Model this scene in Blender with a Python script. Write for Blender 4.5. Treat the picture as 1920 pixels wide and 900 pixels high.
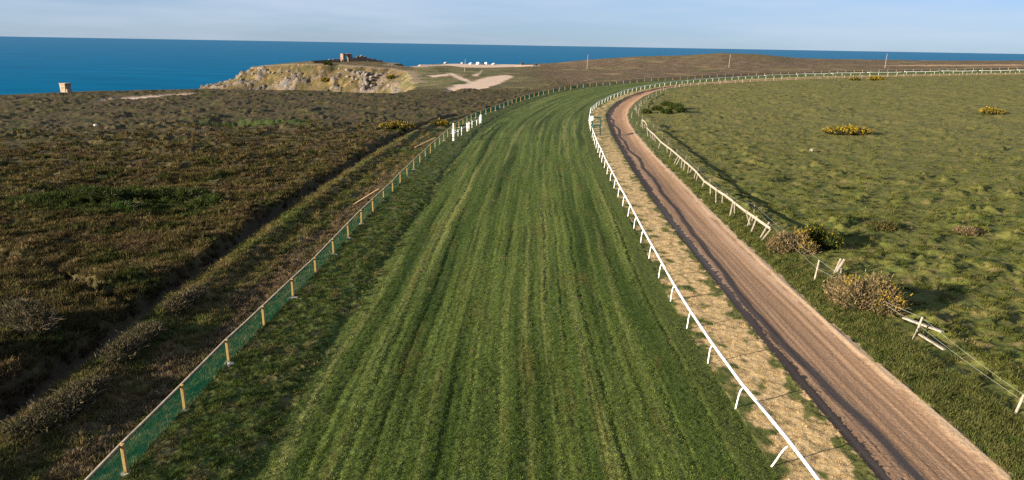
import bpy, bmesh, math, random
import numpy as np
from mathutils import Vector, Matrix, Quaternion

for _o in list(bpy.data.objects):
    bpy.data.objects.remove(_o)
scene = bpy.context.scene
COL = scene.collection
rng = np.random.default_rng(7)
random.seed(7)

# ---------------------------------------------------------------- camera
CAM_H = 16.0
F_PX = 1400.0
ROLL = math.atan(0.0172)
PITCH = math.atan((450 - 84.0) * math.cos(ROLL) / F_PX)
cd = bpy.data.cameras.new("camera")
cam = bpy.data.objects.new("camera", cd)
COL.objects.link(cam)
cd.sensor_width = 36.0
cd.lens = 36.0 * F_PX / 1920.0
cd.clip_start = 0.5
cd.clip_end = 400000.0
_c, _s, _cp, _sp = math.cos(ROLL), math.sin(ROLL), math.cos(PITCH), math.sin(PITCH)
_right = Vector((_c, _s * _sp, _s * _cp))
_up = Vector((-_s, _c * _sp, _c * _cp))
_fwd = Vector((0, _cp, -_sp))
M = Matrix((_right, _up, -_fwd)).transposed().to_4x4()
M.translation = Vector((0, 0, CAM_H))
cam.matrix_world = M
scene.camera = cam

# ---------------------------------------------------------------- sun and sky
SUN_EL = math.radians(12.8)
SUN_TRAVEL = Vector((4.72, 2.63, 0)).normalized()          # the way the shadows fall
to_sun = Vector((-SUN_TRAVEL.x * math.cos(SUN_EL), -SUN_TRAVEL.y * math.cos(SUN_EL), math.sin(SUN_EL)))
sl = bpy.data.lights.new("sun", 'SUN')
sl.energy = 5.0
sl.angle = math.radians(0.53)
sl.color = (1.0, 0.86, 0.64)
sun = bpy.data.objects.new("sun", sl)
COL.objects.link(sun)
sun.location = to_sun * 400
sun.rotation_euler = to_sun.to_track_quat('Z', 'Y').to_euler()

world = bpy.data.worlds.new("World")
scene.world = world
world.use_nodes = True
wn, wl = world.node_tree.nodes, world.node_tree.links
wn.clear()
w_out = wn.new('ShaderNodeOutputWorld')
w_bg = wn.new('ShaderNodeBackground')
w_sky = wn.new('ShaderNodeTexSky')
w_sky.sky_type = 'NISHITA'
w_sky.sun_disc = False
w_sky.sun_elevation = SUN_EL
w_sky.sun_rotation = math.atan2(to_sun.x, to_sun.y)
w_sky.altitude = 80
w_sky.air_density = 1.0
w_sky.dust_density = 0.2
w_sky.ozone_density = 3.0
w_bg.inputs['Strength'].default_value = SKY_STRENGTH = 0.060
# thin, high cloud streaks over the whole sky
w_tc = wn.new('ShaderNodeTexCoord')
w_map = wn.new('ShaderNodeMapping')
w_map.inputs['Scale'].default_value = (1.0, 1.0, 9.0)
w_map.inputs['Rotation'].default_value = (0.03, -0.12, 0.0)
w_no = wn.new('ShaderNodeTexNoise')
w_no.inputs['Scale'].default_value = 2.1
w_no.inputs['Detail'].default_value = 7.0
w_no.inputs['Roughness'].default_value = 0.55
w_ramp = wn.new('ShaderNodeValToRGB')
w_ramp.color_ramp.elements[0].position = 0.40
w_ramp.color_ramp.elements[0].color = (0.45, 0.45, 0.45, 1)
w_ramp.color_ramp.elements[1].position = 0.72
w_ramp.color_ramp.elements[1].color = (0.92, 0.92, 0.92, 1)
w_mix = wn.new('ShaderNodeMixRGB')
w_mix.inputs['Color2'].default_value = (2.95, 3.45, 4.15, 1)
wl.new(w_tc.outputs['Generated'], w_map.inputs['Vector'])
wl.new(w_map.outputs['Vector'], w_no.inputs['Vector'])
wl.new(w_no.outputs['Fac'], w_ramp.inputs['Fac'])
wl.new(w_ramp.outputs['Color'], w_mix.inputs['Fac'])
w_tint = wn.new('ShaderNodeMixRGB'); w_tint.blend_type = 'MULTIPLY'; w_tint.inputs['Fac'].default_value = 1.0
w_tint.inputs['Color2'].default_value = (0.26, 0.44, 0.86, 1)
wl.new(w_sky.outputs['Color'], w_tint.inputs['Color1'])
wl.new(w_tint.outputs['Color'], w_mix.inputs['Color1'])
wl.new(w_mix.outputs['Color'], w_bg.inputs['Color'])
wl.new(w_bg.outputs['Background'], w_out.inputs['Surface'])

scene.view_settings.view_transform = 'Standard'
scene.view_settings.look = 'None'
scene.view_settings.exposure = 1.78
scene.view_settings.gamma = 1.0
scene.view_settings.use_curve_mapping = False
scene.render.engine = 'CYCLES'
scene.cycles.max_bounces = 6
scene.cycles.transparent_max_bounces = 12
scene.cycles.use_denoising = False

# ---------------------------------------------------------------- large terrain
def sstep(a, b, v):
    t = np.clip((v - a) / (b - a), 0.0, 1.0)
    return t * t * (3.0 - 2.0 * t)

def base_height(x, y):
    """Gently rising ground, metres; the camera hovers 16 m above the near turf."""
    x = np.asarray(x, float); y = np.asarray(y, float)
    xp = np.where(x > 0, x, 0.0)
    z = 0.025 * xp * sstep(90, 260, y) + 0.9 * sstep(180, 290, y)
    az = np.degrees(np.arctan2(x, np.maximum(y, 1.0)))
    r = np.hypot(x, y)
    hump = np.interp(az, [0, 3, 6, 9, 12, 15, 17.5, 20, 23, 28, 60],
                     [0.0, 1.2, 3.6, 5.2, 5.6, 7.2, 6.0, 2.8, 1.2, 0.0, 0.0])
    z = z + hump * sstep(430, 560, r)
    z = z + 4.5 * np.exp(-(((x + 98) / 62) ** 2 + ((y - 445) / 75) ** 2))   # castle headland
    return z
# ---- plan of the place, metres (x right, y away from the camera)
FENCE = [(-14.60,-30.00),(-14.51,0.01),(-14.44,19.81),(-14.42,29.79),(-14.36,35.77),(-14.21,41.01),(-14.01,46.18),(-13.87,51.45),(-13.82,56.96),(-13.79,62.53),(-13.70,67.86),(-13.56,72.99),(-13.41,78.14),(-13.30,83.57),(-13.21,89.21),(-13.08,94.58),(-12.92,99.71),(-12.74,105.00),(-12.57,110.52),(-12.39,116.30),(-12.14,122.63),(-11.84,129.75),(-11.49,137.54),(-11.09,144.81),(-10.67,150.23),(-10.26,154.38),(-9.85,158.67),(-9.30,163.64),(-8.39,169.60),(-7.17,176.15),(-5.84,182.85),(-4.27,190.92),(-2.22,201.30),(0.36,213.18),(3.71,226.07),(7.95,239.63),(12.94,252.85),(18.75,265.06),(25.68,276.77),(34.37,289.60),(46.58,305.23),(64.23,323.79),(86.75,342.50),(111.07,357.99),(134.75,369.80),(157.58,379.31),(181.19,387.36),(207.62,394.31),(238.19,400.62),(278.31,407.16),(338.88,414.94),(420.00,424.00)]
RAIL = [(10.40,-30.00),(10.41,4.09),(10.44,23.48),(10.44,31.20),(10.38,36.24),(10.37,41.36),(10.41,46.23),(10.75,57.49),(11.43,76.25),(11.97,91.50),(12.57,106.13),(13.54,125.15),(14.65,143.32),(16.14,162.67),(18.36,182.83),(22.20,201.94),(28.46,223.70),(36.02,244.86),(44.59,263.18),(55.22,281.19),(69.12,299.29),(86.97,317.88),(107.59,335.30),(131.15,348.19),(156.97,356.19),(181.25,361.62),(206.00,366.12),(243.75,371.00),(314.00,377.12),(420.00,384.00)]
TRACK_L = [(14.30,-30.00),(14.31,0.05),(14.31,19.13),(14.30,27.14),(14.28,30.65),(14.25,34.33),(14.29,40.02),(14.41,48.48),(14.60,59.10),(14.87,70.76),(15.33,84.03),(16.16,100.89),(17.40,122.30),(18.95,145.87),(20.68,166.91),(22.61,183.15),(25.09,197.03),(28.61,212.00),(33.42,228.55),(39.49,245.29),(46.63,261.02),(54.48,274.69),(63.18,286.06),(74.48,297.06),(90.42,310.08),(110.92,324.35),(134.31,336.88),(158.62,346.00),(182.75,352.28),(210.25,357.22),(252.56,362.31),(323.25,368.31),(420.00,375.00)]
TRACK_R = [(19.70,-30.00),(19.70,0.09),(19.71,19.16),(19.72,27.09),(19.72,30.46),(19.69,33.51),(19.57,37.00),(19.48,41.29),(19.54,46.96),(19.72,54.70),(20.01,65.44),(20.44,77.87),(20.90,88.96),(21.26,98.74),(21.64,109.83),(22.27,124.20),(23.32,142.10),(24.77,160.76),(26.80,177.96),(29.89,195.39),(34.31,214.51),(40.01,234.22),(46.70,252.66),(54.14,268.09),(63.00,280.47),(75.25,292.01),(92.27,304.72),(113.19,318.16),(136.25,330.09),(160.00,339.03),(183.81,345.28),(211.19,350.22),(253.25,355.31),(323.56,361.31),(420.00,368.00)]
PATH = [(-21.30,-20.00),(-21.42,4.79),(-21.58,22.36),(-21.80,31.70),(-22.02,36.98),(-22.13,41.80),(-22.17,47.37),(-22.23,54.34),(-22.28,62.82),(-22.23,72.42),(-22.08,83.26),(-21.80,95.73),(-21.28,110.05),(-20.46,125.92),(-19.36,141.23),(-17.84,153.35),(-15.69,162.55),(-13.00,171.00)]
SAND_TRAIL = [(-23.20,250.77),(-23.03,285.93),(-18.07,303.50),(-25.25,337.00),(-31.73,368.52),(-33.99,382.39),(-32.39,388.92),(-26.08,361.62),(-17.74,316.65),(-14.81,351.90),(-10.42,370.50),(-4.13,386.06),(-0.58,370.06),(-5.48,312.30),(-9.56,273.24),(-12.66,258.36),(-17.64,265.21),(-20.07,249.10)]
SAND_SPUR = [(-21.34,380.66),(-18.80,394.16),(-19.06,444.98),(-18.02,407.43),(-17.72,366.36),(-19.71,365.23)]
SAND_LEFT = [(-40.62,358.36),(-33.06,377.88),(-30.59,364.14),(-37.01,341.20)]
CAR_PARK = [(-57.25,431.34),(-57.78,501.22),(-50.87,606.09),(-24.91,590.50),(-2.42,614.81),(17.01,551.18),(16.98,525.99),(-2.09,537.79),(-22.02,482.45),(-32.61,465.63),(-43.41,496.52),(-49.49,429.19),(-54.46,410.25)]
TAN_BAND = [(221.66,473.33),(254.94,500.20),(329.91,498.51),(306.18,462.35),(273.51,472.24),(239.42,469.48)]
HEATH_STRIP = [(-108.11,196.55),(-107.28,202.98),(-102.87,213.34),(-99.40,219.04),(-91.29,221.87),(-93.26,215.46),(-97.76,208.75),(-101.62,198.84),(-105.00,194.62)]
WOOD_POSTS = [(26.07,154.16,26.09,1.40),(25.90,151.16,25.81,1.54),(25.19,143.43,24.91,2.02),(24.62,137.59,24.32,2.04),(24.63,134.17,24.26,1.46),(24.60,131.85,24.23,1.44),(24.70,130.34,24.34,1.25),(23.64,121.85,23.95,1.22),(24.07,116.71,23.91,1.13),(23.33,111.31,23.56,1.20),(22.71,104.94,23.25,1.25),(22.76,103.94,23.27,1.10),(22.76,100.50,22.80,1.46),(22.71,98.75,22.78,1.36),(22.87,97.07,22.98,1.27),(23.25,97.53,23.54,0.86),(22.72,92.82,22.90,1.13),(22.81,92.03,23.00,0.92),(22.29,86.86,22.47,0.90),(22.13,82.34,22.05,1.21),(21.68,78.23,21.57,1.65),(22.24,77.83,22.21,1.19),(21.25,71.32,21.44,1.71),(22.07,72.57,21.96,1.19),(21.61,66.96,21.88,1.21),(22.16,67.62,21.57,1.46),(22.73,69.17,22.82,0.68),(21.43,65.13,21.86,1.58),(21.33,62.48,22.05,1.67),(21.39,62.05,22.09,1.05)]
WOOD_RAIL = [(26.31,154.79,1.35),(26.23,151.03,1.35),(25.59,145.05,1.35),(24.74,139.49,1.35),(24.36,134.75,1.35),(24.20,129.55,1.35),(23.55,119.74,1.35),(23.33,110.80,1.35),(22.93,100.74,1.35),(22.40,90.61,1.35),(21.75,83.57,1.35),(21.78,79.47,1.35),(21.88,76.22,1.35),(21.83,72.58,1.35),(21.74,68.17,1.35),(21.78,64.85,1.35),(21.82,61.46,1.35)]
FAR_POSTS = [(26.69,171.95,26.88,1.34),(26.00,159.40,26.02,0.44),(29.05,176.18,28.98,1.64),(29.85,183.46,29.60,1.70),(30.54,189.55,30.26,1.76),(30.48,191.10,30.52,0.81),(31.90,192.69,31.73,1.56),(33.47,199.12,33.39,1.38),(33.70,202.45,33.66,1.41),(35.86,209.30,35.71,1.13),(37.34,214.65,37.25,1.32),(40.22,228.11,40.16,1.05),(41.37,228.03,41.29,1.22),(43.73,234.21,43.63,1.61),(47.20,245.46,47.12,1.31),(49.49,252.94,49.38,1.64),(49.76,250.26,49.68,1.15)]
FAR_RAIL = [(29.46,185.47,1.00),(30.83,191.34,1.00),(32.97,200.53,1.00),(35.26,210.27,1.00),(37.58,219.80,1.00),(39.27,224.34,1.00),(42.04,232.95,1.00),(45.01,241.21,1.00)]
THIN_POSTS = [(28.97,169.82,28.86,0.83),(28.59,161.95,28.54,0.91),(28.22,151.83,28.15,1.07),(27.58,143.65,27.51,0.96),(27.04,136.26,26.98,0.87),(25.75,124.34,25.68,0.93),(25.55,116.58,25.53,0.84),(25.39,109.42,25.38,0.63),(24.37,97.64,24.33,0.92),(23.83,89.09,23.78,0.98),(23.33,80.07,23.36,0.98),(23.95,72.48,23.94,0.68)]
WIRE_POSTS = [(21.62,50.93,21.80,1.57),(23.77,52.72,24.13,1.19),(24.22,53.28,24.66,0.94),(24.31,52.88,24.30,0.41),(23.52,40.56,23.70,0.96),(23.19,31.18,23.41,0.97)]
WING = [(-10.25,126.83,-10.10,1.97),(-10.29,127.40,-10.28,2.98),(-9.96,133.90,-9.92,1.20),(-9.46,135.52,-9.40,1.51),(-8.82,141.63,-8.82,1.52),(-8.52,142.30,-8.48,1.66),(-8.28,148.27,-8.24,1.35),(-7.56,152.31,-7.54,0.97),(-7.14,154.90,-7.19,1.48),(-7.01,157.52,-7.02,1.70)]
POLES = [(-26.38,402.76,-26.24,6.42),(42.78,454.95,43.04,8.62),(123.86,444.21,123.81,7.44),(213.32,442.70,213.26,7.91)]
STAND = [(14.99,142.44,14.98,2.81),(15.78,137.49,15.63,3.35),(15.04,141.58,14.90,3.17)]
B_PTS = [(22.13,57.96),(25.66,59.81),(21.90,45.17),(22.81,43.48),(41.84,66.57),(33.83,67.01),(64.11,144.48),(115.67,184.58),(143.21,307.80),(140.79,312.96),(36.05,189.32),(36.49,181.31),(40.63,192.13),(40.69,202.18),(39.88,184.02),(31.73,181.15),(-21.06,138.61),(-14.66,149.93),(-45.15,69.17),(-42.59,71.82),(-36.38,69.87),(-33.47,72.57),(-28.98,69.28),(-36.28,66.90),(-25.95,37.70),(-24.95,39.47),(-20.00,35.67),(-18.88,28.58),(-19.09,37.26),(48.03,120.15),(43.44,69.39)]
MISC_PTS = [(-75.16,134.63),(-130.84,221.12),(-16.03,73.75),(-14.78,77.65),(-15.44,116.62),(-13.60,122.71),(23.88,42.80),(24.73,40.13),(23.48,40.23),(23.88,38.32),(25.18,41.47),(25.73,41.24),(26.09,41.25),(26.33,40.28),(42.53,192.14),(-53.85,147.52),(-22.21,42.02),(-27.69,46.02),(22.99,39.97),(-33.70,82.65)]
CAR_PTS = [(-40.93,590.36),(-37.28,587.94),(-33.76,587.21),(-27.85,574.79),(-22.02,579.33),(-16.10,583.71),(5.03,585.48),(14.44,540.71),(-24.78,587.24),(-53.48,592.95)]

# ---------------------------------------------------------------- noise helpers
_G = rng.random(4096) * 2 * np.pi
_GX, _GY = np.cos(_G).astype(np.float32), np.sin(_G).astype(np.float32)

def pn(x, y, seed=0):
    """gradient noise, about -0.7..0.7"""
    x = np.asarray(x, np.float32); y = np.asarray(y, np.float32)
    xi = np.floor(x); yi = np.floor(y)
    fx = x - xi; fy = y - yi
    xi = xi.astype(np.int64); yi = yi.astype(np.int64)
    def h(i, j):
        v = (i * 73856093) ^ (j * 19349663) ^ (seed * 83492791 + 12345)
        v = (v ^ (v >> 13)) * 1274126177
        return ((v ^ (v >> 16)) & 4095)
    u = fx * fx * fx * (fx * (fx * 6 - 15) + 10)
    v = fy * fy * fy * (fy * (fy * 6 - 15) + 10)
    a = h(xi, yi); b = h(xi + 1, yi); c = h(xi, yi + 1); d = h(xi + 1, yi + 1)
    na = _GX[a] * fx + _GY[a] * fy
    nb = _GX[b] * (fx - 1) + _GY[b] * fy
    nc = _GX[c] * fx + _GY[c] * (fy - 1)
    nd = _GX[d] * (fx - 1) + _GY[d] * (fy - 1)
    return (na + u * (nb - na)) + v * ((nc + u * (nd - nc)) - (na + u * (nb - na)))

def fbm(x, y, seed=0, octv=4, gain=0.5):
    t = 0.0; a = 1.0
    for k in range(octv):
        t = t + a * pn(x * 2 ** k + 17.3 * k, y * 2 ** k - 9.1 * k, seed + k)
        a *= gain
    return t

def polydist(px, py, line):
    """unsigned distance, signed distance (+ to the right) and arc length to a polyline"""
    P = np.array(line, np.float64)
    A = P[:-1]; D = P[1:] - A; Ln = np.hypot(D[:, 0], D[:, 1])
    arc = np.r_[0, np.cumsum(Ln)]
    best = np.full(px.shape, 1e18); sgn = np.zeros(px.shape); s = np.zeros(px.shape)
    for i in range(len(A)):
        rx = px - A[i, 0]; ry = py - A[i, 1]
        t = np.clip((rx * D[i, 0] + ry * D[i, 1]) / (Ln[i] ** 2), 0, 1)
        dx = rx - t * D[i, 0]; dy = ry - t * D[i, 1]
        d2 = dx * dx + dy * dy
        m = d2 < best
        best[m] = d2[m]
        sgn[m] = np.where((rx * D[i, 1] - ry * D[i, 0])[m] >= 0, 1.0, -1.0)
        s[m] = arc[i] + t[m] * Ln[i]
    d = np.sqrt(best)
    return d, d * sgn, s

def polysd(px, py, poly):
    """signed distance to a closed polygon, + inside"""
    P = np.array(poly + [poly[0]], np.float64)
    best = np.full(px.shape, 1e18); ins = np.zeros(px.shape, bool)
    for i in range(len(P) - 1):
        ax, ay = P[i]; bx, by = P[i + 1]
        dx, dy = bx - ax, by - ay
        t = np.clip(((px - ax) * dx + (py - ay) * dy) / max(dx * dx + dy * dy, 1e-9), 0, 1)
        d2 = (px - ax - t * dx) ** 2 + (py - ay - t * dy) ** 2
        np.minimum(best, d2, out=best)
        c = ((ay > py) != (by > py))
        xc = ax + (py - ay) * dx / (dy if abs(dy) > 1e-9 else 1e-9)
        ins ^= c & (px < xc)
    d = np.sqrt(best)
    return np.where(ins, d, -d)

LAND = [(-500, 60), (-250, 165), (-170, 197), (-143, 211), (-131, 226), (-112, 240), (-97, 245), (-80, 247), (-62, 246), (-45, 241),
        (-38, 240), (-35, 247), (-36, 272), (-41, 312), (-49, 352), (-57, 384), (-64, 395), (-73, 393), (-94, 402), (-106, 403),
        (-118, 409), (-130, 414), (-138, 420), (-144, 432), (-138, 454), (-115, 468), (-95, 468), (-78, 460), (-68, 446), (-65, 418),
        (-56, 418), (-53, 445), (-57, 500), (-61, 560), (-54, 598), (-30, 610), (0, 610), (20, 600), (60, 608), (150, 620), (260, 640),
        (420, 650), (700, 660), (700, -200), (-500, -200)]

# ---------------------------------------------------------------- the ground grid (polar: finest where the camera looks closest)
def build_axes():
    a = np.r_[np.linspace(-74, -45, 60, endpoint=False), np.linspace(-45, 43, 1010, endpoint=False), np.linspace(43, 74, 60)]
    dl = np.radians(np.r_[np.linspace(58, 34.5, 50, endpoint=False), np.arange(34.5, 5.6, -0.0435)])
    r = list(16.0 / np.tan(dl))
    while r[-1] < 700:
        r.append(r[-1] + (1.35 if r[-1] < 480 else 2.0))
    return np.radians(a), np.array(r)
AZ, RR = build_axes()
NA, NR = len(AZ), len(RR)
gx = (RR[:, None] * np.sin(AZ)[None, :]).ravel()
gy = (RR[:, None] * np.cos(AZ)[None, :]).ravel()
gr = np.repeat(RR, NA)
near = gr < 470

def dist_all(line):
    d = np.full(gx.shape, 1e3); sd = np.full(gx.shape, 1e3); s = np.zeros(gx.shape)
    d[near], sd[near], s[near] = polydist(gx[near], gy[near], line)
    return d, sd, s
dF, sF, arcF = dist_all(FENCE)
dR, sR, arcR = dist_all(RAIL)
dL, sL, arcL = dist_all(TRACK_L)
dT, sT, arcT = dist_all(TRACK_R)
dP = np.full(gx.shape, 1e3); sP = np.full(gx.shape, 1e3)
_pm = gr < 215
dP[_pm], sP[_pm], _ = polydist(gx[_pm], gy[_pm], PATH)
SIDE = [(-22.2, 42.0), (-25.0, 43.6), (-28.5, 46.5), (-33.0, 50.5), (-40, 54)]
dS = np.full(gx.shape, 1e3)
dS[_pm], _, _ = polydist(gx[_pm], gy[_pm], SIDE)
edge_w = (0.30 * pn(gx / 2.3, gy / 2.3, 41) + 0.16 * pn(gx / 0.5, gy / 0.5, 42) + 0.10 * pn(gx / 0.2, gy / 0.2, 43))

far_m = ~near
in_turf = near & (sF > 0) & (sR < 0.0)
in_verge = near & (sR >= 0.0) & (sL < 0.22 * edge_w)
in_dirt = near & (sL >= 0.22 * edge_w) & (sT < 0.9 * edge_w)
in_padd = near & (sT >= 0.9 * edge_w)
in_heath = ~(in_turf | in_verge | in_dirt | in_padd)
in_path = in_heath & (np.minimum(dP, dS + 0.35) < 0.62 + 0.8 * edge_w)

def sub(m, f):
    out = np.zeros(gx.shape, np.float64)
    out[m] = f(gx[m], gy[m])
    return out

z = base_height(gx, gy).astype(np.float64)
alb = np.zeros((gx.size, 3), np.float64)

def mixc(c, d, f):
    f = np.clip(f, 0, 1)[:, None]
    return np.asarray(c) * (1 - f) + np.asarray(d) * f

# ---- mown turf: wheel and mower lines along the course
m = in_turf
x, y = gx[m], gy[m]
u = 24.8 * dR[m] / np.maximum(dR[m] + dF[m], 0.1)
s = arcR[m]
wob = 0.30 * pn(s / 22, u / 5 + 1, 3) + 0.12 * pn(s / 6, u * 0 + 2, 4) + 0.05 * pn(s / 1.5, u / 2, 5)
uu = u + wob
rough = sstep(18.8, 21.6, u + 1.4 * pn(s / 4, u / 2, 6) + 0.9 * pn(s / 1.2, u / 1, 61)) 
h = 0.034 * pn(uu / 0.62, s / 40, 7) + 0.026 * pn(uu / 0.25, s / 12, 8) + 0.05 * pn(uu / 1.7, s / 90, 9)
h = h + 0.034 * fbm(x / 0.30, y / 0.42, 10, 3, 0.7) + 0.02 * fbm(x / 1.6, y / 2.2, 11, 2)
rough_all = np.zeros(gx.size, bool); rough_all[m] = rough > .5
gline = np.zeros_like(u)
for k, (uk, wk, dk) in enumerate([(1.45, .09, .09), (3.0, .08, .07), (4.6, .07, .05), (5.9, .10, .09), (7.3, .06, .05), (8.2, .08, .07),
                                  (9.6, .07, .06), (11.0, .10, .06), (12.2, .07, .07), (13.1, .09, .08), (14.5, .08, .06),
                                  (15.9, .07, .07), (17.0, .10, .09), (18.4, .08, .07)]):
    on = sstep(-0.25, 0.15, pn(s / 14, s * 0 + k * 3.7, 12) + (0.35 if dk > .08 else 0.0))
    gline += (1.0 * dk if dk > .085 else 0.85 * dk) * on * (0.6 + 0.8 * pn(s / 2.5, s * 0 + k, 121)) * np.exp(-((uu - uk + 0.08 * pn(s / 4, s * 0 + k, 122)) / (1.5 * wk)) ** 2)
h = h - gline
hr = 0.16 * fbm(x / 0.9, y / 0.9, 13, 3) + 0.09 * pn(x / 0.22, y / 0.22, 14)
z[m] += h * (1 - rough) + (hr + 0.03) * rough + 0.10 * fbm(x / 9, y / 14, 15, 2)
c = mixc((.056, .090, .018), (.130, .164, .040), 0.5 + 0.9 * pn(uu / 0.62, s / 70, 16) + 0.6 * pn(uu / 0.22, s / 30, 17))
c = mixc(c, (.034, .060, .012), 0.95 * sstep(0.0, 0.4, pn(uu / 1.4, s / 55, 18)))
c = mixc(c, (.205, .212, .066), 0.7 * sstep(0.08, 0.45, pn(uu / 1.0 + 40, s / 70, 181)))
c = mixc(c, (.050, .070, .016), 0.85 * sstep(0.05, 0.35, pn(uu / 0.17, s / 14, 182)))
c = mixc(c, (.120, .105, .030), 0.42 * sstep(0.12, 0.55, pn(uu / 0.9, s / 7, 19) + 0.5 * pn(x / 0.4, y / 0.5, 20)))
c = mixc(c, (.16, .125, .06), sstep(0.60, 0.72, fbm(x / 1.4, y / 1.1, 21, 3)))
c = mixc(c, mixc(mixc((.058, .092, .021), (.120, .135, .040), 0.5 + 1.2 * fbm(x / 0.8, y / 0.8, 22, 3)), (.170, .130, .070), 0.5 * sstep(0.15, 0.45, fbm(x / 1.3, y / 2.0, 221, 4))), rough)
c = mixc(c, (.078, .100, .026), sstep(1.5, 1.2, u))
alb[m] = c

# ---- verge of dry cut grass between the white rail and the gallop
m = in_verge
x, y = gx[m], gy[m]
v = sR[m]; wv = np.maximum(v - sL[m], 0.5); q = v / wv
patch = fbm(x / 1.3, y / 1.6, 30, 4)
z[m] += 0.055 * fbm(x / 0.75, y / 0.75, 31, 5, 0.62)
z[m] += 0.14 * sstep(0.90, 1.0, q) * pn(x / 0.34, y / 0.34, 34)
c = mixc((.42, .29, .135), (.62, .45, .235), 0.5 + 1.1 * fbm(x / 0.45, y / 0.45, 35, 3))
c = mixc(c, (.12, .085, .05), sstep(0.25, 0.6, pn(x / 0.8, y / 0.6, 36)))
gr_f = np.maximum(sstep(0.34, 0.05, q + 0.7 * patch), sstep(0.84, 0.95, q + 0.4 * patch))
gr_f = np.maximum(gr_f, 0.35 * sstep(0.22, 0.5, fbm(x / 0.8, y / 1.6, 301, 4)))
far_green = sstep(90, 150, y)
gr_f = np.clip(np.maximum(gr_f, far_green * 0.75 * sstep(0.30, -0.05, patch + 0.12)) , 0, 1)
c = mixc(c, mixc((.070, .092, .024), (.13, .135, .042), 0.5 + patch), gr_f)
alb[m] = c

# ---- harrowed dirt gallop, sunk below the verge
m = in_dirt
x, y = gx[m], gy[m]
v = sL[m]; wt = np.maximum(v - sT[m], 1.0); s = arcL[m]
vw = v + 0.05 * pn(s / 6, v * 0 + 1, 50)
prof = -(0.19 + 0.08 * sstep(40, 95, y)) * sstep(0.02, 0.16, v) * (1 - 0.95 * sstep(0.60, 0.97, v / wt))
h = 0.028 * pn(vw / 0.19, s / 40, 51) + 0.020 * pn(vw / 0.08, s / 16, 52) + 0.012 * pn(vw / 0.6, s / 40, 53)
h = h + 0.018 * pn(x / 0.16, y / 0.16, 54)
clod = sstep(0.30, 0.5, pn(x / 0.28, y / 0.28, 55)) * sstep(2.2, 0.2, v)
hoof = sstep(0.42, 0.58, pn(x / 0.24, y / 0.3, 56)) * sstep(3.2, 1.0, v)
z[m] += prof * (1 + 0.35 * pn(s / 4.5, v * 0, 500)) + 0.05 * pn(s / 2.2, v / 1.2, 501) * sstep(3, .6, v) + h + 0.05 * clod - 0.04 * hoof
berm = sstep(wt - 0.75, wt - 0.35, v + 0.9 * edge_w[m])
z[m] += 0.06 * berm * sstep(wt + .1, wt - .2, v)
c = mixc((.225, .140, .086), (.375, .240, .150), 0.45 + 0.9 * pn(vw / 0.3, s / 35, 57) + 0.9 * pn(vw / 0.11, s / 16, 58))
c = mixc(c, (.38, .26, .18), sstep(0.22, 0.5, pn(vw / 0.8, s / 60, 59)))
c = mixc(c, (.50, .36, .235), berm)
c = mixc(c, (.42, .235, .140), sstep(110, 260, y) * 0.75)
alb[m] = c

# ---- paddock of tussocky grass
m = in_padd
x, y = gx[m], gy[m]
d = sT[m]
wx = x + 0.7 * pn(x / 2.0, y / 2.0, 60); wy = y + 0.7 * pn(x / 2.0, y / 2.0, 61)
tus = np.maximum(0, pn(wx / 1.9, wy / 1.6, 62) - 0.08) ** 0.8
tus2 = np.maximum(0, pn(wx / 1.0, wy / 0.9, 63) - 0.12)
field = sstep(2.2, 4.5, d)
tus_all = np.zeros(gx.size); tus_all[m] = (tus + tus2) * (0.15 + field)
dens = 0.25 + 0.75 * sstep(-0.25, 0.35, fbm(x / 17, y / 17, 64, 3) + 0.12)
z[m] += field * (1 - 0.42 * sstep(60, 160, y)) * (1.1 * tus + 0.7 * tus2) * dens * (0.55 + 0.75 * sstep(-0.15, 0.35, pn(x / 6.5, y / 6.5, 640))) + 0.35 * fbm(x / 9, y / 9, 65, 3) * field
z[m] += 0.22 * np.maximum(0, pn(x / 0.75, y / 0.7, 660)) * field + 0.06 * pn(x / 0.5, y / 0.5, 66) + 0.03 * pn(x / 0.22, y / 0.22, 67)
strip = 1 - field
z[m] += strip * (0.16 * fbm(x / 1.3, y / 1.3, 68, 5, 0.6) + 0.02 * sstep(0, 1, d))
c = mixc((.094, .106, .026), (.134, .138, .036), 0.5 + 1.0 * fbm(x / 3.1, y / 3.1, 69, 4))
straw = sstep(0.05, 0.5, fbm(x / 1.7, y / 1.5, 70, 4) + 0.25 * fbm(x / 30, y / 30, 71, 2))
c = mixc(c, (.180, .148, .058), 0.55 * straw)
c = mixc(c, (.172, .156, .050), 0.65 * sstep(60, 170, y))
c = mixc(c, (.215, .150, .080), 0.6 * sstep(0.32, 0.60, fbm(x / 2.2, y / 1.6, 72, 3) + 0.1 * sstep(80, 180, y)))
c = mixc(c, (.045, .068, .018), 0.7 * sstep(0.12, 0.45, fbm(x / 2.6, y / 2.2, 73, 3)))
c = mixc(c, mixc((.072, .098, .026), (.150, .150, .050), 0.5 + fbm(x / 0.8, y / 0.8, 74, 3)), strip)
alb[m] = c

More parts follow.
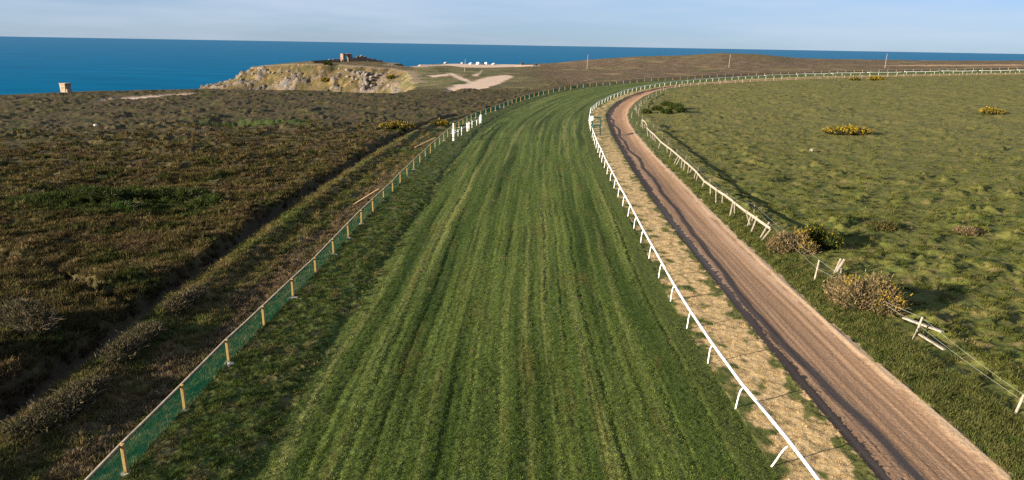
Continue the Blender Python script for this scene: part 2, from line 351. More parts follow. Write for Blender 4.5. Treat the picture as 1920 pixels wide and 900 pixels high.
# ---- heath, banks and headland on the seaward side
m = in_heath
x, y = gx[m], gy[m]; r = gr[m]
dp = np.minimum(dP[m], dS[m] + 0.35); sp = sP[m]
dfen = np.where(near[m], -sF[m], 1e3); dfen = np.where(dfen < 0, 1e3, dfen)
sd = polysd(x, y, LAND) + 5.0 * fbm(x / 22, y / 22, 80, 4) * sstep(200, 260, y) * (x < 40)
inland = sstep(0.0, 12.0, sd)
bx = x + 0.8 * pn(x / 2.6, y / 2.6, 81); by = y + 0.8 * pn(x / 2.6, y / 2.6, 82)
big = 1.0 - np.abs(pn(bx / 3.4, by / 2.3, 83)) * 2.2
mid = 1.0 - np.abs(pn(bx / 1.5, by / 1.05, 84)) * 2.2
sml = pn(x / 0.55, y / 0.5, 85)
tiny = pn(x / 0.22, y / 0.22, 86)
amp = 0.45 + 0.9 * sstep(-0.3, 0.35, fbm(x / 11, y / 9, 830, 2))
veg = 0.55 * big + 0.42 * mid + 0.15 * sml + 0.08 * tiny + 0.55 * fbm(x / 10, y / 8, 87, 3)
bank_side = (sp > 0) & (y < 170) & (dP[m] < 60)                    # between the footpath and the net fence
leftveg = (0.20 + veg * amp * 0.62) * (1 - 0.55 * sstep(190, 380, r))
bankp = dfen                                                        # distance left of the fence
bank = 0.58 * np.exp(-((sp - 2.0) / 1.1) ** 2) + 0.18 * np.maximum(0, fbm(x / 1.1, y / 1.4, 88, 3)) + 0.10 * sml + 0.05 * tiny
bank = bank + 0.34 * np.exp(-((sp - 4.4) / 0.8) ** 2) * (0.5 + 1.1 * pn(x / 2.0, y / 4.0, 89))
hv = np.where(bank_side, bank, leftveg)
near_fence = sstep(2.4, 0.6, bankp)
hv = hv * (1 - near_fence) + (0.06 * sml + 0.05 * tiny) * near_fence
thick = 0.85 * np.exp(-(((x + 26.6) / 2.2) ** 2 + ((y - 31.5) / 8.5) ** 2)) * (0.75 + 0.5 * pn(x / 0.9, y / 0.9, 90))
thick = thick + 0.45 * np.exp(-(((x + 37) / 10) ** 2 + ((y - 70) / 5.5) ** 2)) * (0.8 + 0.7 * pn(x / 1.6, y / 1.6, 91))
hv = hv + np.where(bank_side, 0, thick + 0.10 * np.exp(-((dP[m] - 1.9) / 0.8) ** 2))
pw = sstep(0.40, 0.95, dp + 0.5 * edge_w[m])
hollow = np.exp(-(((x + 54) / 5.5) ** 2 + ((y - 147.5) / 4.5) ** 2))
hv = hv * pw - 0.38 * (1 - pw) - 2.4 * hollow
grassland = sstep(250, 285, y) * sstep(20, -4, x)                   # short turf around the castle
sand = np.full(x.shape, -50.0)
fm = r > 185
for poly in (SAND_TRAIL, SAND_SPUR, SAND_LEFT, CAR_PARK, HEATH_STRIP):
    sand[fm] = np.maximum(sand[fm], polysd(x[fm], y[fm], poly))
sand_f = sstep(-1.2, 1.6, sand + 1.6 * fbm(x / 5, y / 12, 92, 3))
tan = sstep(-5, 7, polysd(x, y, TAN_BAND) + 6 * fbm(x / 14, y / 14, 93, 3))
hv = hv * (1 - 0.75 * grassland) * (1 - sand_f)
drop = np.maximum(0.0, -sd)
head = (y > 300) & (x < -30)
rockn = fbm(x / 11.0, y / 9.0, 94, 5, 0.6)
crag = np.abs(fbm(x / 4.2, y / 3.4, 95, 4, 0.55))
rock_f = np.where(head, sstep(0.06, 0.26, rockn + 0.22 * np.exp(-(((x + 76) / 14) ** 2)) - 0.12 * np.exp(-(((x + 98) / 10) ** 2))) * sstep(2.0, 6.5, drop + 2.5 * sstep(-122, -138, x)), sstep(2, 8, drop))
fall = np.where(head, 0.62 - 0.22 * sstep(-125, -145, x), 0.9) * drop
zc = -fall + rock_f * (2.3 * crag + 1.1 * rockn + 1.2 * np.abs(pn(x / 1.9, y / 1.9, 950))) + (1 - rock_f) * sstep(0, 3, drop) * 0.5 * fbm(x / 3, y / 3, 96, 3)
# rock-cut ditch in front of the gatehouse
DITCH = [(-94, 446), (-97, 436), (-101, 429), (-106, 421)]
dd = np.full(x.shape, 1e3); hm = head
dd[hm], _, _ = polydist(x[hm], y[hm], DITCH)
lft = ((x + 104.5) * 0.87 - (y - 421) * 0.5) < 0
zc = zc - head * (0.05 * np.maximum(0, -118 - x)) * sstep(-20, 0, sd + 12)
zc = zc - 5.6 * sstep(5.6, 3.4, dd) + head * lft * 0.9 * sstep(10, 5, dd) * sstep(3.5, 6.0, dd)
z[m] = np.maximum(z[m] + hv * inland + zc, -64.0)
# colours of the plants themselves
lowc = fbm(x / 26, y / 26, 100, 3); mc = fbm(x / 3.2, y / 2.4, 101, 4); fc = fbm(x / 0.9, y / 0.8, 102, 3)
c = mixc((.046, .042, .017), (.104, .087, .036), 0.5 + 1.3 * mc)
c = mixc(c, (.040, .052, .015), 0.9 * sstep(0.05, 0.45, fbm(x / 4.5, y / 3.4, 103, 4)))
c = mixc(c, (.078, .054, .034), 0.6 * sstep(-0.05, 0.35, fbm(x / 6.5, y / 5.0, 104, 4) + 0.3 * lowc + 0.25 * sstep(60, 150, y) - 0.12))
c = mixc(c, (.175, .125, .064), 0.55 * sstep(0.14, 0.55, fbm(x / 1.9, y / 1.4, 105, 4)))
reddish = sstep(255, 330, y) * sstep(-10, 40, x)
c = mixc(c, mixc((.110, .076, .046), (.190, .135, .085), 0.5 + 1.2 * fbm(x / 6, y / 6, 106, 3)), 0.85 * reddish)
azd = np.degrees(np.arctan2(x, y))
c = mixc(c, mixc((.085, .090, .034), (.26, .19, .10), 0.5 + 1.5 * pn(x / 11, y / 18, 1061)), 0.8 * reddish * sstep(0.1, 0.4, fbm(x / 24, y / 34, 1062, 3)))
crest = reddish * sstep(7, 12, azd) * sstep(22, 17, azd) * sstep(505, 560, r)
c = mixc(c, mixc((.10, .085, .035), (.20, .145, .065), 0.5 + 1.3 * fbm(x / 9, y / 9, 107, 3)), 0.85 * crest)
# bank by the footpath: rough green grass, rusty soil
bk = bank_side.astype(float)
gb = mixc((.082, .088, .026), (.155, .122, .054), 0.5 + 1.2 * fbm(x / 1.1, y / 1.6, 108, 3))
gb = mixc(gb, (.070, .100, .024), 0.7 * sstep(0.0, 0.4, fbm(x / 3, y / 9, 109, 3)))
soil = sstep(1.0, 1.7, bankp + 0.7 * fc) * sstep(3.6, 2.4, bankp + 1.8 * fbm(x / 1.8, y / 3.5, 110, 3))
gb = mixc(gb, mixc((.090, .068, .044), (.200, .145, .095), 0.5 + 1.2 * fc), 0.75 * soil * sstep(120, 70, y))
c = mixc(c, gb, bk)
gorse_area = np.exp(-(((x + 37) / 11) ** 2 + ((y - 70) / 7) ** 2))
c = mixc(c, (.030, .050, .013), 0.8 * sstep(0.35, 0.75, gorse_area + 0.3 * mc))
hol = np.exp(-(((x + 50) / 13) ** 2 + ((y - 147) / 8) ** 2))
c = mixc(c, (.050, .078, .018), 0.85 * sstep(0.30, 0.65, hol + 0.35 * mc))
c = mixc(c, (.072, .055, .040), (1 - pw) * np.where(dP[m] < dS[m], 0.9, 0.5))
gl = mixc((.120, .128, .048), (.225, .180, .088), 0.5 + 1.2 * fbm(x / 9, y / 16, 111, 4))
gl = mixc(gl, (.060, .078, .028), 0.8 * sstep(0.05, 0.4, fbm(x / 14, y / 20, 112, 3)))
gl = mixc(gl, (.105, .075, .048), 0.55 * sstep(0.1, 0.35, fbm(x / 16, y / 26, 113, 3) + 0.35 * sstep(-22, 5, x)) )
c = mixc(c, gl, grassland)
hd = mixc((.092, .080, .036), (.170, .118, .062), 0.5 + 1.1 * fbm(x / 5, y / 5, 114, 4))
hd = mixc(hd, (.30, .21, .050), 0.45 * sstep(0.22, 0.5, fbm(x / 4, y / 4, 115, 3)))
hd = mixc(hd, (.065, .070, .026), 0.8 * sstep(0.18, 0.5, fbm(x / 7, y / 7, 116, 3)))
c = mixc(c, hd, (head & (x < -52)).astype(float) * sstep(-50, -60, x))
c = mixc(c, (.66, .49, .37), sand_f * 0.95)
c = mixc(c, (.42, .28, .16), tan * 0.9)
rk = mixc((.115, .093, .075), (.27, .21, .16), 0.5 + 1.0 * fbm(x / 2.2, y / 2.2, 117, 4))
rk = mixc(rk, (.15, .15, .15), sstep(0.1, 0.4, fbm(x / 3.5, y / 3.5, 118, 3)))
c = mixc(c, rk, rock_f)
c = mixc(c, (.36, .27, .19), (head & (dd > 3)).astype(float) * sstep(7.0, 3.0, sd + 0) * (drop <= 0.2) * 0.6)
alb[m] = c

alb = np.clip(alb * 0.74, 0.004, 0.8)
Z = z.reshape(NR, NA)

def ground(px, py):
    """height of the finished ground sheet at a point"""
    a = math.atan2(px, py); r = math.hypot(px, py)
    i = np.interp(a, AZ, np.arange(NA)); j = np.interp(r, RR, np.arange(NR))
    i0 = min(int(i), NA - 2); j0 = min(int(j), NR - 2); fi = i - i0; fj = j - j0
    return float((Z[j0, i0] * (1 - fi) + Z[j0, i0 + 1] * fi) * (1 - fj) + (Z[j0 + 1, i0] * (1 - fi) + Z[j0 + 1, i0 + 1] * fi) * fj)

# ---------------------------------------------------------------- materials
def ground_mat(name, fine, bump_scale, bump, spread=0.55, stretch=(1, 1, 1)):
    mt = bpy.data.materials.new(name); mt.use_nodes = True
    n, l = mt.node_tree.nodes, mt.node_tree.links
    b = n['Principled BSDF']
    b.inputs['Roughness'].default_value = 0.95
    b.inputs['Specular IOR Level'].default_value = 0.08
    at = n.new('ShaderNodeAttribute'); at.attribute_name = 'tint'
    tc = n.new('ShaderNodeTexCoord')
    mp = n.new('ShaderNodeMapping'); mp.inputs['Scale'].default_value = stretch
    l.new(tc.outputs['Object'], mp.inputs['Vector'])
    no = n.new('ShaderNodeTexNoise'); no.inputs['Scale'].default_value = fine
    no.inputs['Detail'].default_value = 6; no.inputs['Roughness'].default_value = 0.68
    l.new(mp.outputs['Vector'], no.inputs['Vector'])
    mr = n.new('ShaderNodeMapRange')
    mr.inputs['From Min'].default_value = 0.28; mr.inputs['From Max'].default_value = 0.72
    mr.inputs['To Min'].default_value = 1 - spread; mr.inputs['To Max'].default_value = 1 + spread
    l.new(no.outputs['Fac'], mr.inputs['Value'])
    mu = n.new('ShaderNodeVectorMath'); mu.operation = 'SCALE'
    l.new(at.outputs['Color'], mu.inputs[0]); l.new(mr.outputs['Result'], mu.inputs['Scale'])
    l.new(mu.outputs['Vector'], b.inputs['Base Color'])
    n2 = n.new('ShaderNodeTexNoise'); n2.inputs['Scale'].default_value = bump_scale
    n2.inputs['Detail'].default_value = 5; n2.inputs['Roughness'].default_value = 0.7
    l.new(mp.outputs['Vector'], n2.inputs['Vector'])
    bp = n.new('ShaderNodeBump'); bp.inputs['Strength'].default_value = 1.0
    bp.inputs['Distance'].default_value = bump
    l.new(n2.outputs['Fac'], bp.inputs['Height'])
    l.new(bp.outputs['Normal'], b.inputs['Normal'])
    return mt

def plain_mat(name, col, rough=0.8, spec=0.2, var=0.25, scale=6.0, metallic=0.0, stretch=(1, 1, 1), bump=0.0):
    mt = bpy.data.materials.new(name); mt.use_nodes = True
    n, l = mt.node_tree.nodes, mt.node_tree.links
    b = n['Principled BSDF']
    b.inputs['Roughness'].default_value = rough
    b.inputs['Specular IOR Level'].default_value = spec
    b.inputs['Metallic'].default_value = metallic
    tc = n.new('ShaderNodeTexCoord'); mp = n.new('ShaderNodeMapping')
    mp.inputs['Scale'].default_value = stretch
    l.new(tc.outputs['Object'], mp.inputs['Vector'])
    no = n.new('ShaderNodeTexNoise'); no.inputs['Scale'].default_value = scale; no.inputs['Detail'].default_value = 5
    l.new(mp.outputs['Vector'], no.inputs['Vector'])
    mr = n.new('ShaderNodeMapRange')
    mr.inputs['From Min'].default_value = 0.3; mr.inputs['From Max'].default_value = 0.7
    mr.inputs['To Min'].default_value = 1 - var; mr.inputs['To Max'].default_value = 1 + var
    l.new(no.outputs['Fac'], mr.inputs['Value'])
    mu = n.new('ShaderNodeVectorMath'); mu.operation = 'SCALE'; mu.inputs[0].default_value = [q_ * (0.78 if max(col) < 0.7 else 1.0) for q_ in col]
    l.new(mr.outputs['Result'], mu.inputs['Scale'])
    l.new(mu.outputs['Vector'], b.inputs['Base Color'])
    if bump:
        bp = n.new('ShaderNodeBump'); bp.inputs['Distance'].default_value = bump
        l.new(no.outputs['Fac'], bp.inputs['Height']); l.new(bp.outputs['Normal'], b.inputs['Normal'])
    return mt

def leaf_mat(name, random_tint=0.0):
    """per-face colour from the mesh, a little light through the leaves"""
    mt = bpy.data.materials.new(name); mt.use_nodes = True
    n, l = mt.node_tree.nodes, mt.node_tree.links
    n.remove(n['Principled BSDF'])
    at = n.new('ShaderNodeAttribute'); at.attribute_name = 'tint'
    df = n.new('ShaderNodeBsdfDiffuse'); tr = n.new('ShaderNodeBsdfTranslucent')
    mx = n.new('ShaderNodeMixShader'); mx.inputs['Fac'].default_value = 0.22
    src = at.outputs['Color']
    if random_tint:
        ia = n.new('ShaderNodeAttribute'); ia.attribute_type = 'INSTANCER'; ia.attribute_name = 'ground_tint'
        mm = n.new('ShaderNodeVectorMath'); mm.operation = 'MULTIPLY'
        l.new(src, mm.inputs[0]); l.new(ia.outputs['Color'], mm.inputs[1]); src = mm.outputs['Vector']
        oi = n.new('ShaderNodeObjectInfo')
        mr = n.new('ShaderNodeMapRange')
        mr.inputs['To Min'].default_value = 1 - random_tint; mr.inputs['To Max'].default_value = 1 + random_tint
        l.new(oi.outputs['Random'], mr.inputs['Value'])
        mu = n.new('ShaderNodeVectorMath'); mu.operation = 'SCALE'
        l.new(src, mu.inputs[0]); l.new(mr.outputs['Result'], mu.inputs['Scale'])
        src = mu.outputs['Vector']
    l.new(src, df.inputs['Color']); l.new(src, tr.inputs['Color'])
    l.new(df.outputs['BSDF'], mx.inputs[1]); l.new(tr.outputs['BSDF'], mx.inputs[2])
    l.new(mx.outputs['Shader'], n['Material Output'].inputs['Surface'])
    return mt

M_TURF = ground_mat('mown_turf', 9.0, 12.0, 0.06, 0.42)
M_VERGE = ground_mat('dry_verge', 10.0, 12.0, 0.06, 0.30)
M_DIRT = ground_mat('harrowed_dirt', 8.0, 14.0, 0.035, 0.22)
M_PADD = ground_mat('rough_pasture', 5.0, 7.0, 0.11, 0.42)
M_HEATH = ground_mat('heather', 3.2, 4.0, 0.20, 0.50)
M_PATH = ground_mat('trodden_earth', 6.0, 10.0, 0.05, 0.3)
M_HEADL = ground_mat('headland_rock_and_turf', 0.9, 0.9, 0.6, 0.45)
M_SAND = ground_mat('bare_sandy_ground', 0.6, 1.5, 0.05, 0.2)

# ---------------------------------------------------------------- the ground sheet, split where its surfaces change
def mesh_from(name, verts, faces, mat=None, smooth=False, face_col=None, vert_col=None):
    me = bpy.data.meshes.new(name)
    verts = np.asarray(verts, np.float32); faces = np.asarray(faces, np.int32)
    k = faces.shape[1]
    me.vertices.add(len(verts)); me.vertices.foreach_set('co', verts.ravel())
    me.loops.add(faces.size); me.loops.foreach_set('vertex_index', faces.ravel())
    me.polygons.add(len(faces))
    me.polygons.foreach_set('loop_start', np.arange(0, faces.size, k, dtype=np.int32))
    if vert_col is not None:
        a = me.attributes.new('tint', 'FLOAT_COLOR', 'POINT')
        a.data.foreach_set('color', np.c_[vert_col, np.ones(len(verts))].astype(np.float32).ravel())
    if face_col is not None:
        a = me.attributes.new('tint', 'FLOAT_COLOR', 'FACE')
        a.data.foreach_set('color', np.c_[face_col, np.ones(len(faces))].astype(np.float32).ravel())
    me.update(calc_edges=True)
    me.polygons.foreach_set('use_smooth', np.full(len(faces), smooth))
    if mat is not None:
        me.materials.append(mat)
    return me

def link(name, me, parent=None):
    o = bpy.data.objects.new(name, me); COL.objects.link(o)
    if parent is not None:
        o.parent = parent
    return o

bank_all = np.zeros(gx.size, bool); bank_all[in_heath] = bank_side & (dp > 0.9) & (bankp < 12)
sand_all = np.full(gx.size, -9.0); sand_all[in_heath] = np.maximum(sand, np.where(sd < 2, 9, -9))
codes = np.zeros(gx.size, np.int8)                 # 0 heath
codes[in_turf] = 1; codes[in_verge] = 2; codes[in_dirt] = 3; codes[in_padd] = 4; codes[in_path] = 5
_hi = np.where(in_heath)[0]
codes[_hi[(sand_f > 0.5) & (gr[_hi] > 230)]] = 7
codes[_hi[(((head & (x < -52)) | (drop > 0.5)) & (codes[_hi] != 7))]] = 6
_ii = (np.arange(NR - 1)[:, None] * NA + np.arange(NA - 1)[None, :]).ravel()
quads = np.stack([_ii, _ii + NA, _ii + NA + 1, _ii + 1], 1)
qcode = codes[quads[:, 0]]
qcode = np.where(z[quads].max(1) < -62.5, 9, qcode)   # drowned sea bed is not built
V = np.stack([gx, gy, z], 1)
for code, nm, mt in ((0, 'heath', M_HEATH), (1, 'turf_course', M_TURF), (2, 'dry_grass_verge', M_VERGE), (3, 'dirt_gallop', M_DIRT),
                     (4, 'paddock', M_PADD), (5, 'footpath', M_PATH), (6, 'headland', M_HEADL), (7, 'sandy_ground', M_SAND)):
    qs = quads[qcode == code]
    if not len(qs):
        continue
    used = np.zeros(gx.size, bool); used[qs.ravel()] = True
    remap = np.cumsum(used) - 1
    o = link(nm, mesh_from(nm, V[used], remap[qs], mt, True, vert_col=alb[used]))
    o['kind'] = 'structure'

# ---------------------------------------------------------------- sea
def sea():
    yy = np.r_[60, np.geomspace(150, 160000, 40)]
    xx = np.r_[-np.geomspace(160000, 150, 30), np.geomspace(150, 160000, 30)]
    X, Y = np.meshgrid(xx, yy)
    vs = np.stack([X.ravel(), Y.ravel(), np.full(X.size, -60.0)], 1)
    ny, nx = X.shape
    i = (np.arange(ny - 1)[:, None] * nx + np.arange(nx - 1)[None, :]).ravel()
    f = np.stack([i, i + 1, i + nx + 1, i + nx], 1)
    mt = bpy.data.materials.new('sea_water'); mt.use_nodes = True
    nn, l = mt.node_tree.nodes, mt.node_tree.links
    nn.remove(nn['Principled BSDF'])
    tc = nn.new('ShaderNodeTexCoord')
    mp = nn.new('ShaderNodeMapping'); mp.inputs['Scale'].default_value = (0.004, 0.013, 1)
    mp.inputs['Rotation'].default_value = (0, 0, 0.35)
    l.new(tc.outputs['Object'], mp.inputs['Vector'])
    w = nn.new('ShaderNodeTexNoise'); w.inputs['Scale'].default_value = 1.0; w.inputs['Detail'].default_value = 5
    w.inputs['Roughness'].default_value = 0.58
    l.new(mp.outputs['Vector'], w.inputs['Vector'])
    rp = nn.new('ShaderNodeValToRGB')
    rp.color_ramp.elements[0].position = 0.32; rp.color_ramp.elements[0].color = (0.0001, 0.078, 0.170, 1)
    rp.color_ramp.elements[1].position = 0.70; rp.color_ramp.elements[1].color = (0.0003, 0.110, 0.225, 1)
    l.new(w.outputs['Fac'], rp.inputs['Fac'])
    df = nn.new('ShaderNodeBsdfDiffuse'); gl = nn.new('ShaderNodeBsdfGlossy')
    gl.inputs['Roughness'].default_value = 0.25
    bp = nn.new('ShaderNodeBump'); bp.inputs['Distance'].default_value = 1.2
    l.new(w.outputs['Fac'], bp.inputs['Height'])
    l.new(bp.outputs['Normal'], gl.inputs['Normal']); l.new(rp.outputs['Color'], df.inputs['Color'])
    gl.inputs['Color'].default_value = (0.8, 0.9, 0.95, 1)
    mx = nn.new('ShaderNodeMixShader'); mx.inputs['Fac'].default_value = 0.05
    fr = nn.new('ShaderNodeFresnel'); fr.inputs['IOR'].default_value = 1.33
    pw_ = nn.new('ShaderNodeMath'); pw_.operation = 'POWER'; pw_.inputs[1].default_value = 5.0
    ml = nn.new('ShaderNodeMath'); ml.operation = 'MULTIPLY'; ml.inputs[1].default_value = 0.15
    l.new(fr.outputs['Fac'], pw_.inputs[0]); l.new(pw_.outputs['Value'], ml.inputs[0]); l.new(ml.outputs['Value'], mx.inputs['Fac'])
    l.new(df.outputs['BSDF'], mx.inputs[1]); l.new(gl.outputs['BSDF'], mx.inputs[2])
    l.new(mx.outputs['Shader'], nn['Material Output'].inputs['Surface'])
    o = link('sea', mesh_from('sea', vs, f, mt))
    o['kind'] = 'structure'
sea()

# ================================================================ things
def thing(name, label, cat, loc=(0, 0, 0), rz=0.0, group=None):
    o = bpy.data.objects.new(name, None); COL.objects.link(o)
    o.empty_display_size = 0.3
    o.location = loc; o.rotation_euler = (0, 0, rz)
    o['label'] = label; o['category'] = cat
    if group: o['group'] = group
    return o

def tag(o, label, cat, group=None):
    o['label'] = label; o['category'] = cat
    if group: o['group'] = group
    return o

def dup(root, loc, rz=None, label=None, scale=None):
    c = root.copy(); COL.objects.link(c)
    c.location = loc
    if rz is not None: c.rotation_euler = (0, 0, rz)
    if scale is not None: c.scale = (scale,) * 3
    if label: c['label'] = label
    for ch in root.children:
        d = ch.copy(); COL.objects.link(d); d.parent = c
        for g2 in ch.children:
            e = g2.copy(); COL.objects.link(e); e.parent = d
    return c

class MB:
    """collects shapes into one mesh"""
    def __init__(s): s.v = []; s.f = []
    def add(s, vs, fs):
        b = len(s.v); s.v += [tuple(q) for q in vs]; s.f += [tuple(b + i for i in q) for q in fs]
    def box(s, c, size, rz=0.0, taper=1.0, jit=0.0):
        sx, sy, sz = (q / 2 for q in size); ca, sa = math.cos(rz), math.sin(rz)
        vs = []
        for zz_ in (-1, 1):
            k = taper if zz_ > 0 else 1.0
            for X, Y in ((-1, -1), (1, -1), (1, 1), (-1, 1)):
                px, py = X * sx * k, Y * sy * k
                vs.append((c[0] + px * ca - py * sa + random.uniform(-jit, jit), c[1] + px * sa + py * ca + random.uniform(-jit, jit),
                           c[2] + zz_ * sz + random.uniform(-jit, jit)))
        s.add(vs, [(3, 2, 1, 0), (4, 5, 6, 7), (0, 1, 5, 4), (1, 2, 6, 5), (2, 3, 7, 6), (3, 0, 4, 7)])
    def beam(s, a, b, w, h, up=(0, 0, 1)):
        a, b = Vector(a), Vector(b); d = (b - a).normalized()
        r = d.cross(Vector(up))
        if r.length < 1e-4: r = d.cross(Vector((0, 1, 0)))
        r.normalize(); u = r.cross(d).normalized()
        vs = [p + r * X * w / 2 + u * Y * h / 2 for p in (a, b) for X, Y in ((-1, -1), (1, -1), (1, 1), (-1, 1))]
        s.add(vs, [(3, 2, 1, 0), (4, 5, 6, 7), (0, 1, 5, 4), (1, 2, 6, 5), (2, 3, 7, 6), (3, 0, 4, 7)])
    def tube(s, pts, rad, n=8, cap=True):
        pts = [Vector(p) for p in pts]; k = len(pts)
        rad = rad if hasattr(rad, '__len__') else [rad] * k
        vs = []; ref = None
        for i, p in enumerate(pts):
            d = (pts[min(i + 1, k - 1)] - pts[max(i - 1, 0)]).normalized()
            r = d.cross(ref if ref is not None else Vector((0.31, 0.95, 0.05)))
            if r.length < 1e-3: r = d.cross(Vector((1, 0, 0)))
            r.normalize(); u = r.cross(d).normalized(); ref = r.cross(d) if False else ref
            for j in range(n):
                a = 2 * math.pi * j / n
                vs.append(p + (r * math.cos(a) + u * math.sin(a)) * rad[i])
        fs = [(i * n + j, i * n + (j + 1) % n, (i + 1) * n + (j + 1) % n, (i + 1) * n + j) for i in range(k - 1) for j in range(n)]
        if cap:
            fs.append(tuple(range(n - 1, -1, -1))); fs.append(tuple((k - 1) * n + j for j in range(n)))
        s.add(vs, fs)
    def mesh(s, name, mat=None, smooth=False, bevel=0.0):
        me = bpy.data.meshes.new(name); me.from_pydata(s.v, [], s.f); me.update()
        bm = bmesh.new(); bm.from_mesh(me)
        if bevel:
            bmesh.ops.bevel(bm, geom=list(bm.edges), offset=bevel, segments=1, affect='EDGES')
        bmesh.ops.recalc_face_normals(bm, faces=bm.faces)
        bm.to_mesh(me); bm.free()
        for p in me.polygons: p.use_smooth = smooth
        if mat: me.materials.append(mat)
        return me
    def build(s, name, mat, parent=None, smooth=False, bevel=0.0):
        return link(name, s.mesh(name, mat, smooth, bevel), parent)

def resample(line, step, start_s=0.0, end_s=None):
    P = np.array(line); L_ = np.r_[0, np.cumsum(np.hypot(*np.diff(P, axis=0).T))]
    ss = np.arange(start_s, L_[-1] if end_s is None else end_s, step)
    # cubic smoothing through the corner points
    k = 2.0
    f = lambda t, c: (np.interp(t - k, L_, P[:, c]) + 2 * np.interp(t, L_, P[:, c]) + np.interp(t + k, L_, P[:, c])) / 4
    return ss, np.stack([f(ss, 0), f(ss, 1)], 1)

def smooth_ground(x, y):
    return float(base_height(x, y)) + 0.0

M_WHITE = plain_mat('white_plastic', (0.80, 0.80, 0.78), 0.45, 0.4, 0.05, 3.0)
M_WHITEP = plain_mat('white_paint', (0.76, 0.75, 0.71), 0.6, 0.3, 0.08, 5.0)
M_PINE = plain_mat('sawn_pine', (0.42, 0.27, 0.095), 0.8, 0.2, 0.35, 5.0, stretch=(6, 6, 0.8))
M_RAILW = plain_mat('weathered_rail', (0.52, 0.41, 0.28), 0.85, 0.2, 0.30, 3.0)
M_GREYW = plain_mat('silvered_wood', (0.33, 0.285, 0.24), 0.85, 0.2, 0.25, 5.0)
M_BRIGHTW = plain_mat('fresh_wood', (0.42, 0.29, 0.15), 0.8, 0.2, 0.25, 5.0)
M_CHALK = plain_mat('pale_rubble', (0.46, 0.43, 0.38), 0.95, 0.1, 0.35, 9.0)
M_GREENP = plain_mat('dark_green_paint', (0.012, 0.055, 0.035), 0.5, 0.4, 0.15, 4.0)
M_BLACK = plain_mat('black_paint', (0.02, 0.02, 0.022), 0.5, 0.3, 0.1, 4.0)
M_CONC = plain_mat('old_concrete', (0.30, 0.235, 0.175), 0.95, 0.1, 0.28, 2.2, bump=0.03)
M_STONE = plain_mat('castle_stone', (0.23, 0.165, 0.125), 0.95, 0.1, 0.40, 1.6, bump=0.10)
M_BOULDER = plain_mat('boulder_rock', (0.22, 0.19, 0.165), 0.95, 0.1, 0.45, 0.9, bump=0.15)
M_WIRE = plain_mat('galvanised_wire', (0.45, 0.46, 0.45), 0.4, 0.5, 0.1, 4.0, metallic=0.4)
M_TYRE = plain_mat('tyre_rubber', (0.02, 0.02, 0.02), 0.9, 0.2, 0.1, 4.0)
M_GLASS = plain_mat('dark_glass', (0.02, 0.03, 0.04), 0.1, 0.6, 0.1, 4.0)

def net_mat():
    """knotted green netting: strands woven in the shader, gaps let the light through"""
    mt = bpy.data.materials.new('green_netting'); mt.use_nodes = True
    n, l = mt.node_tree.nodes, mt.node_tree.links
    n.remove(n['Principled BSDF'])
    tc = n.new('ShaderNodeTexCoord'); br = n.new('ShaderNodeTexNoise')
    br.inputs['Scale'].default_value = 30.0; br.inputs['Detail'].default_value = 3
    l.new(tc.outputs['Object'], br.inputs['Vector'])
    mr = n.new('ShaderNodeMapRange')
    mr.inputs['From Min'].default_value = 0.35; mr.inputs['From Max'].default_value = 0.65
    mr.inputs['To Min'].default_value = 0.22; mr.inputs['To Max'].default_value = 0.56
    l.new(br.outputs['Fac'], mr.inputs['Value'])
    df = n.new('ShaderNodeBsdfDiffuse'); df.inputs['Color'].default_value = (0.005, 0.054, 0.036, 1)
    tl = n.new('ShaderNodeBsdfTranslucent'); tl.inputs['Color'].default_value = (0.005, 0.070, 0.044, 1)
    tp = n.new('ShaderNodeBsdfTransparent')
    m1 = n.new('ShaderNodeMixShader'); m1.inputs['Fac'].default_value = 0.4
    m2 = n.new('ShaderNodeMixShader')
    l.new(df.outputs['BSDF'], m1.inputs[1]); l.new(tl.outputs['BSDF'], m1.inputs[2])
    l.new(mr.outputs['Result'], m2.inputs['Fac'])
    l.new(tp.outputs['BSDF'], m2.inputs[1]); l.new(m1.outputs['Shader'], m2.inputs[2])
    l.new(m2.outputs['Shader'], n['Material Output'].inputs['Surface'])
    return mt
M_NET = net_mat()

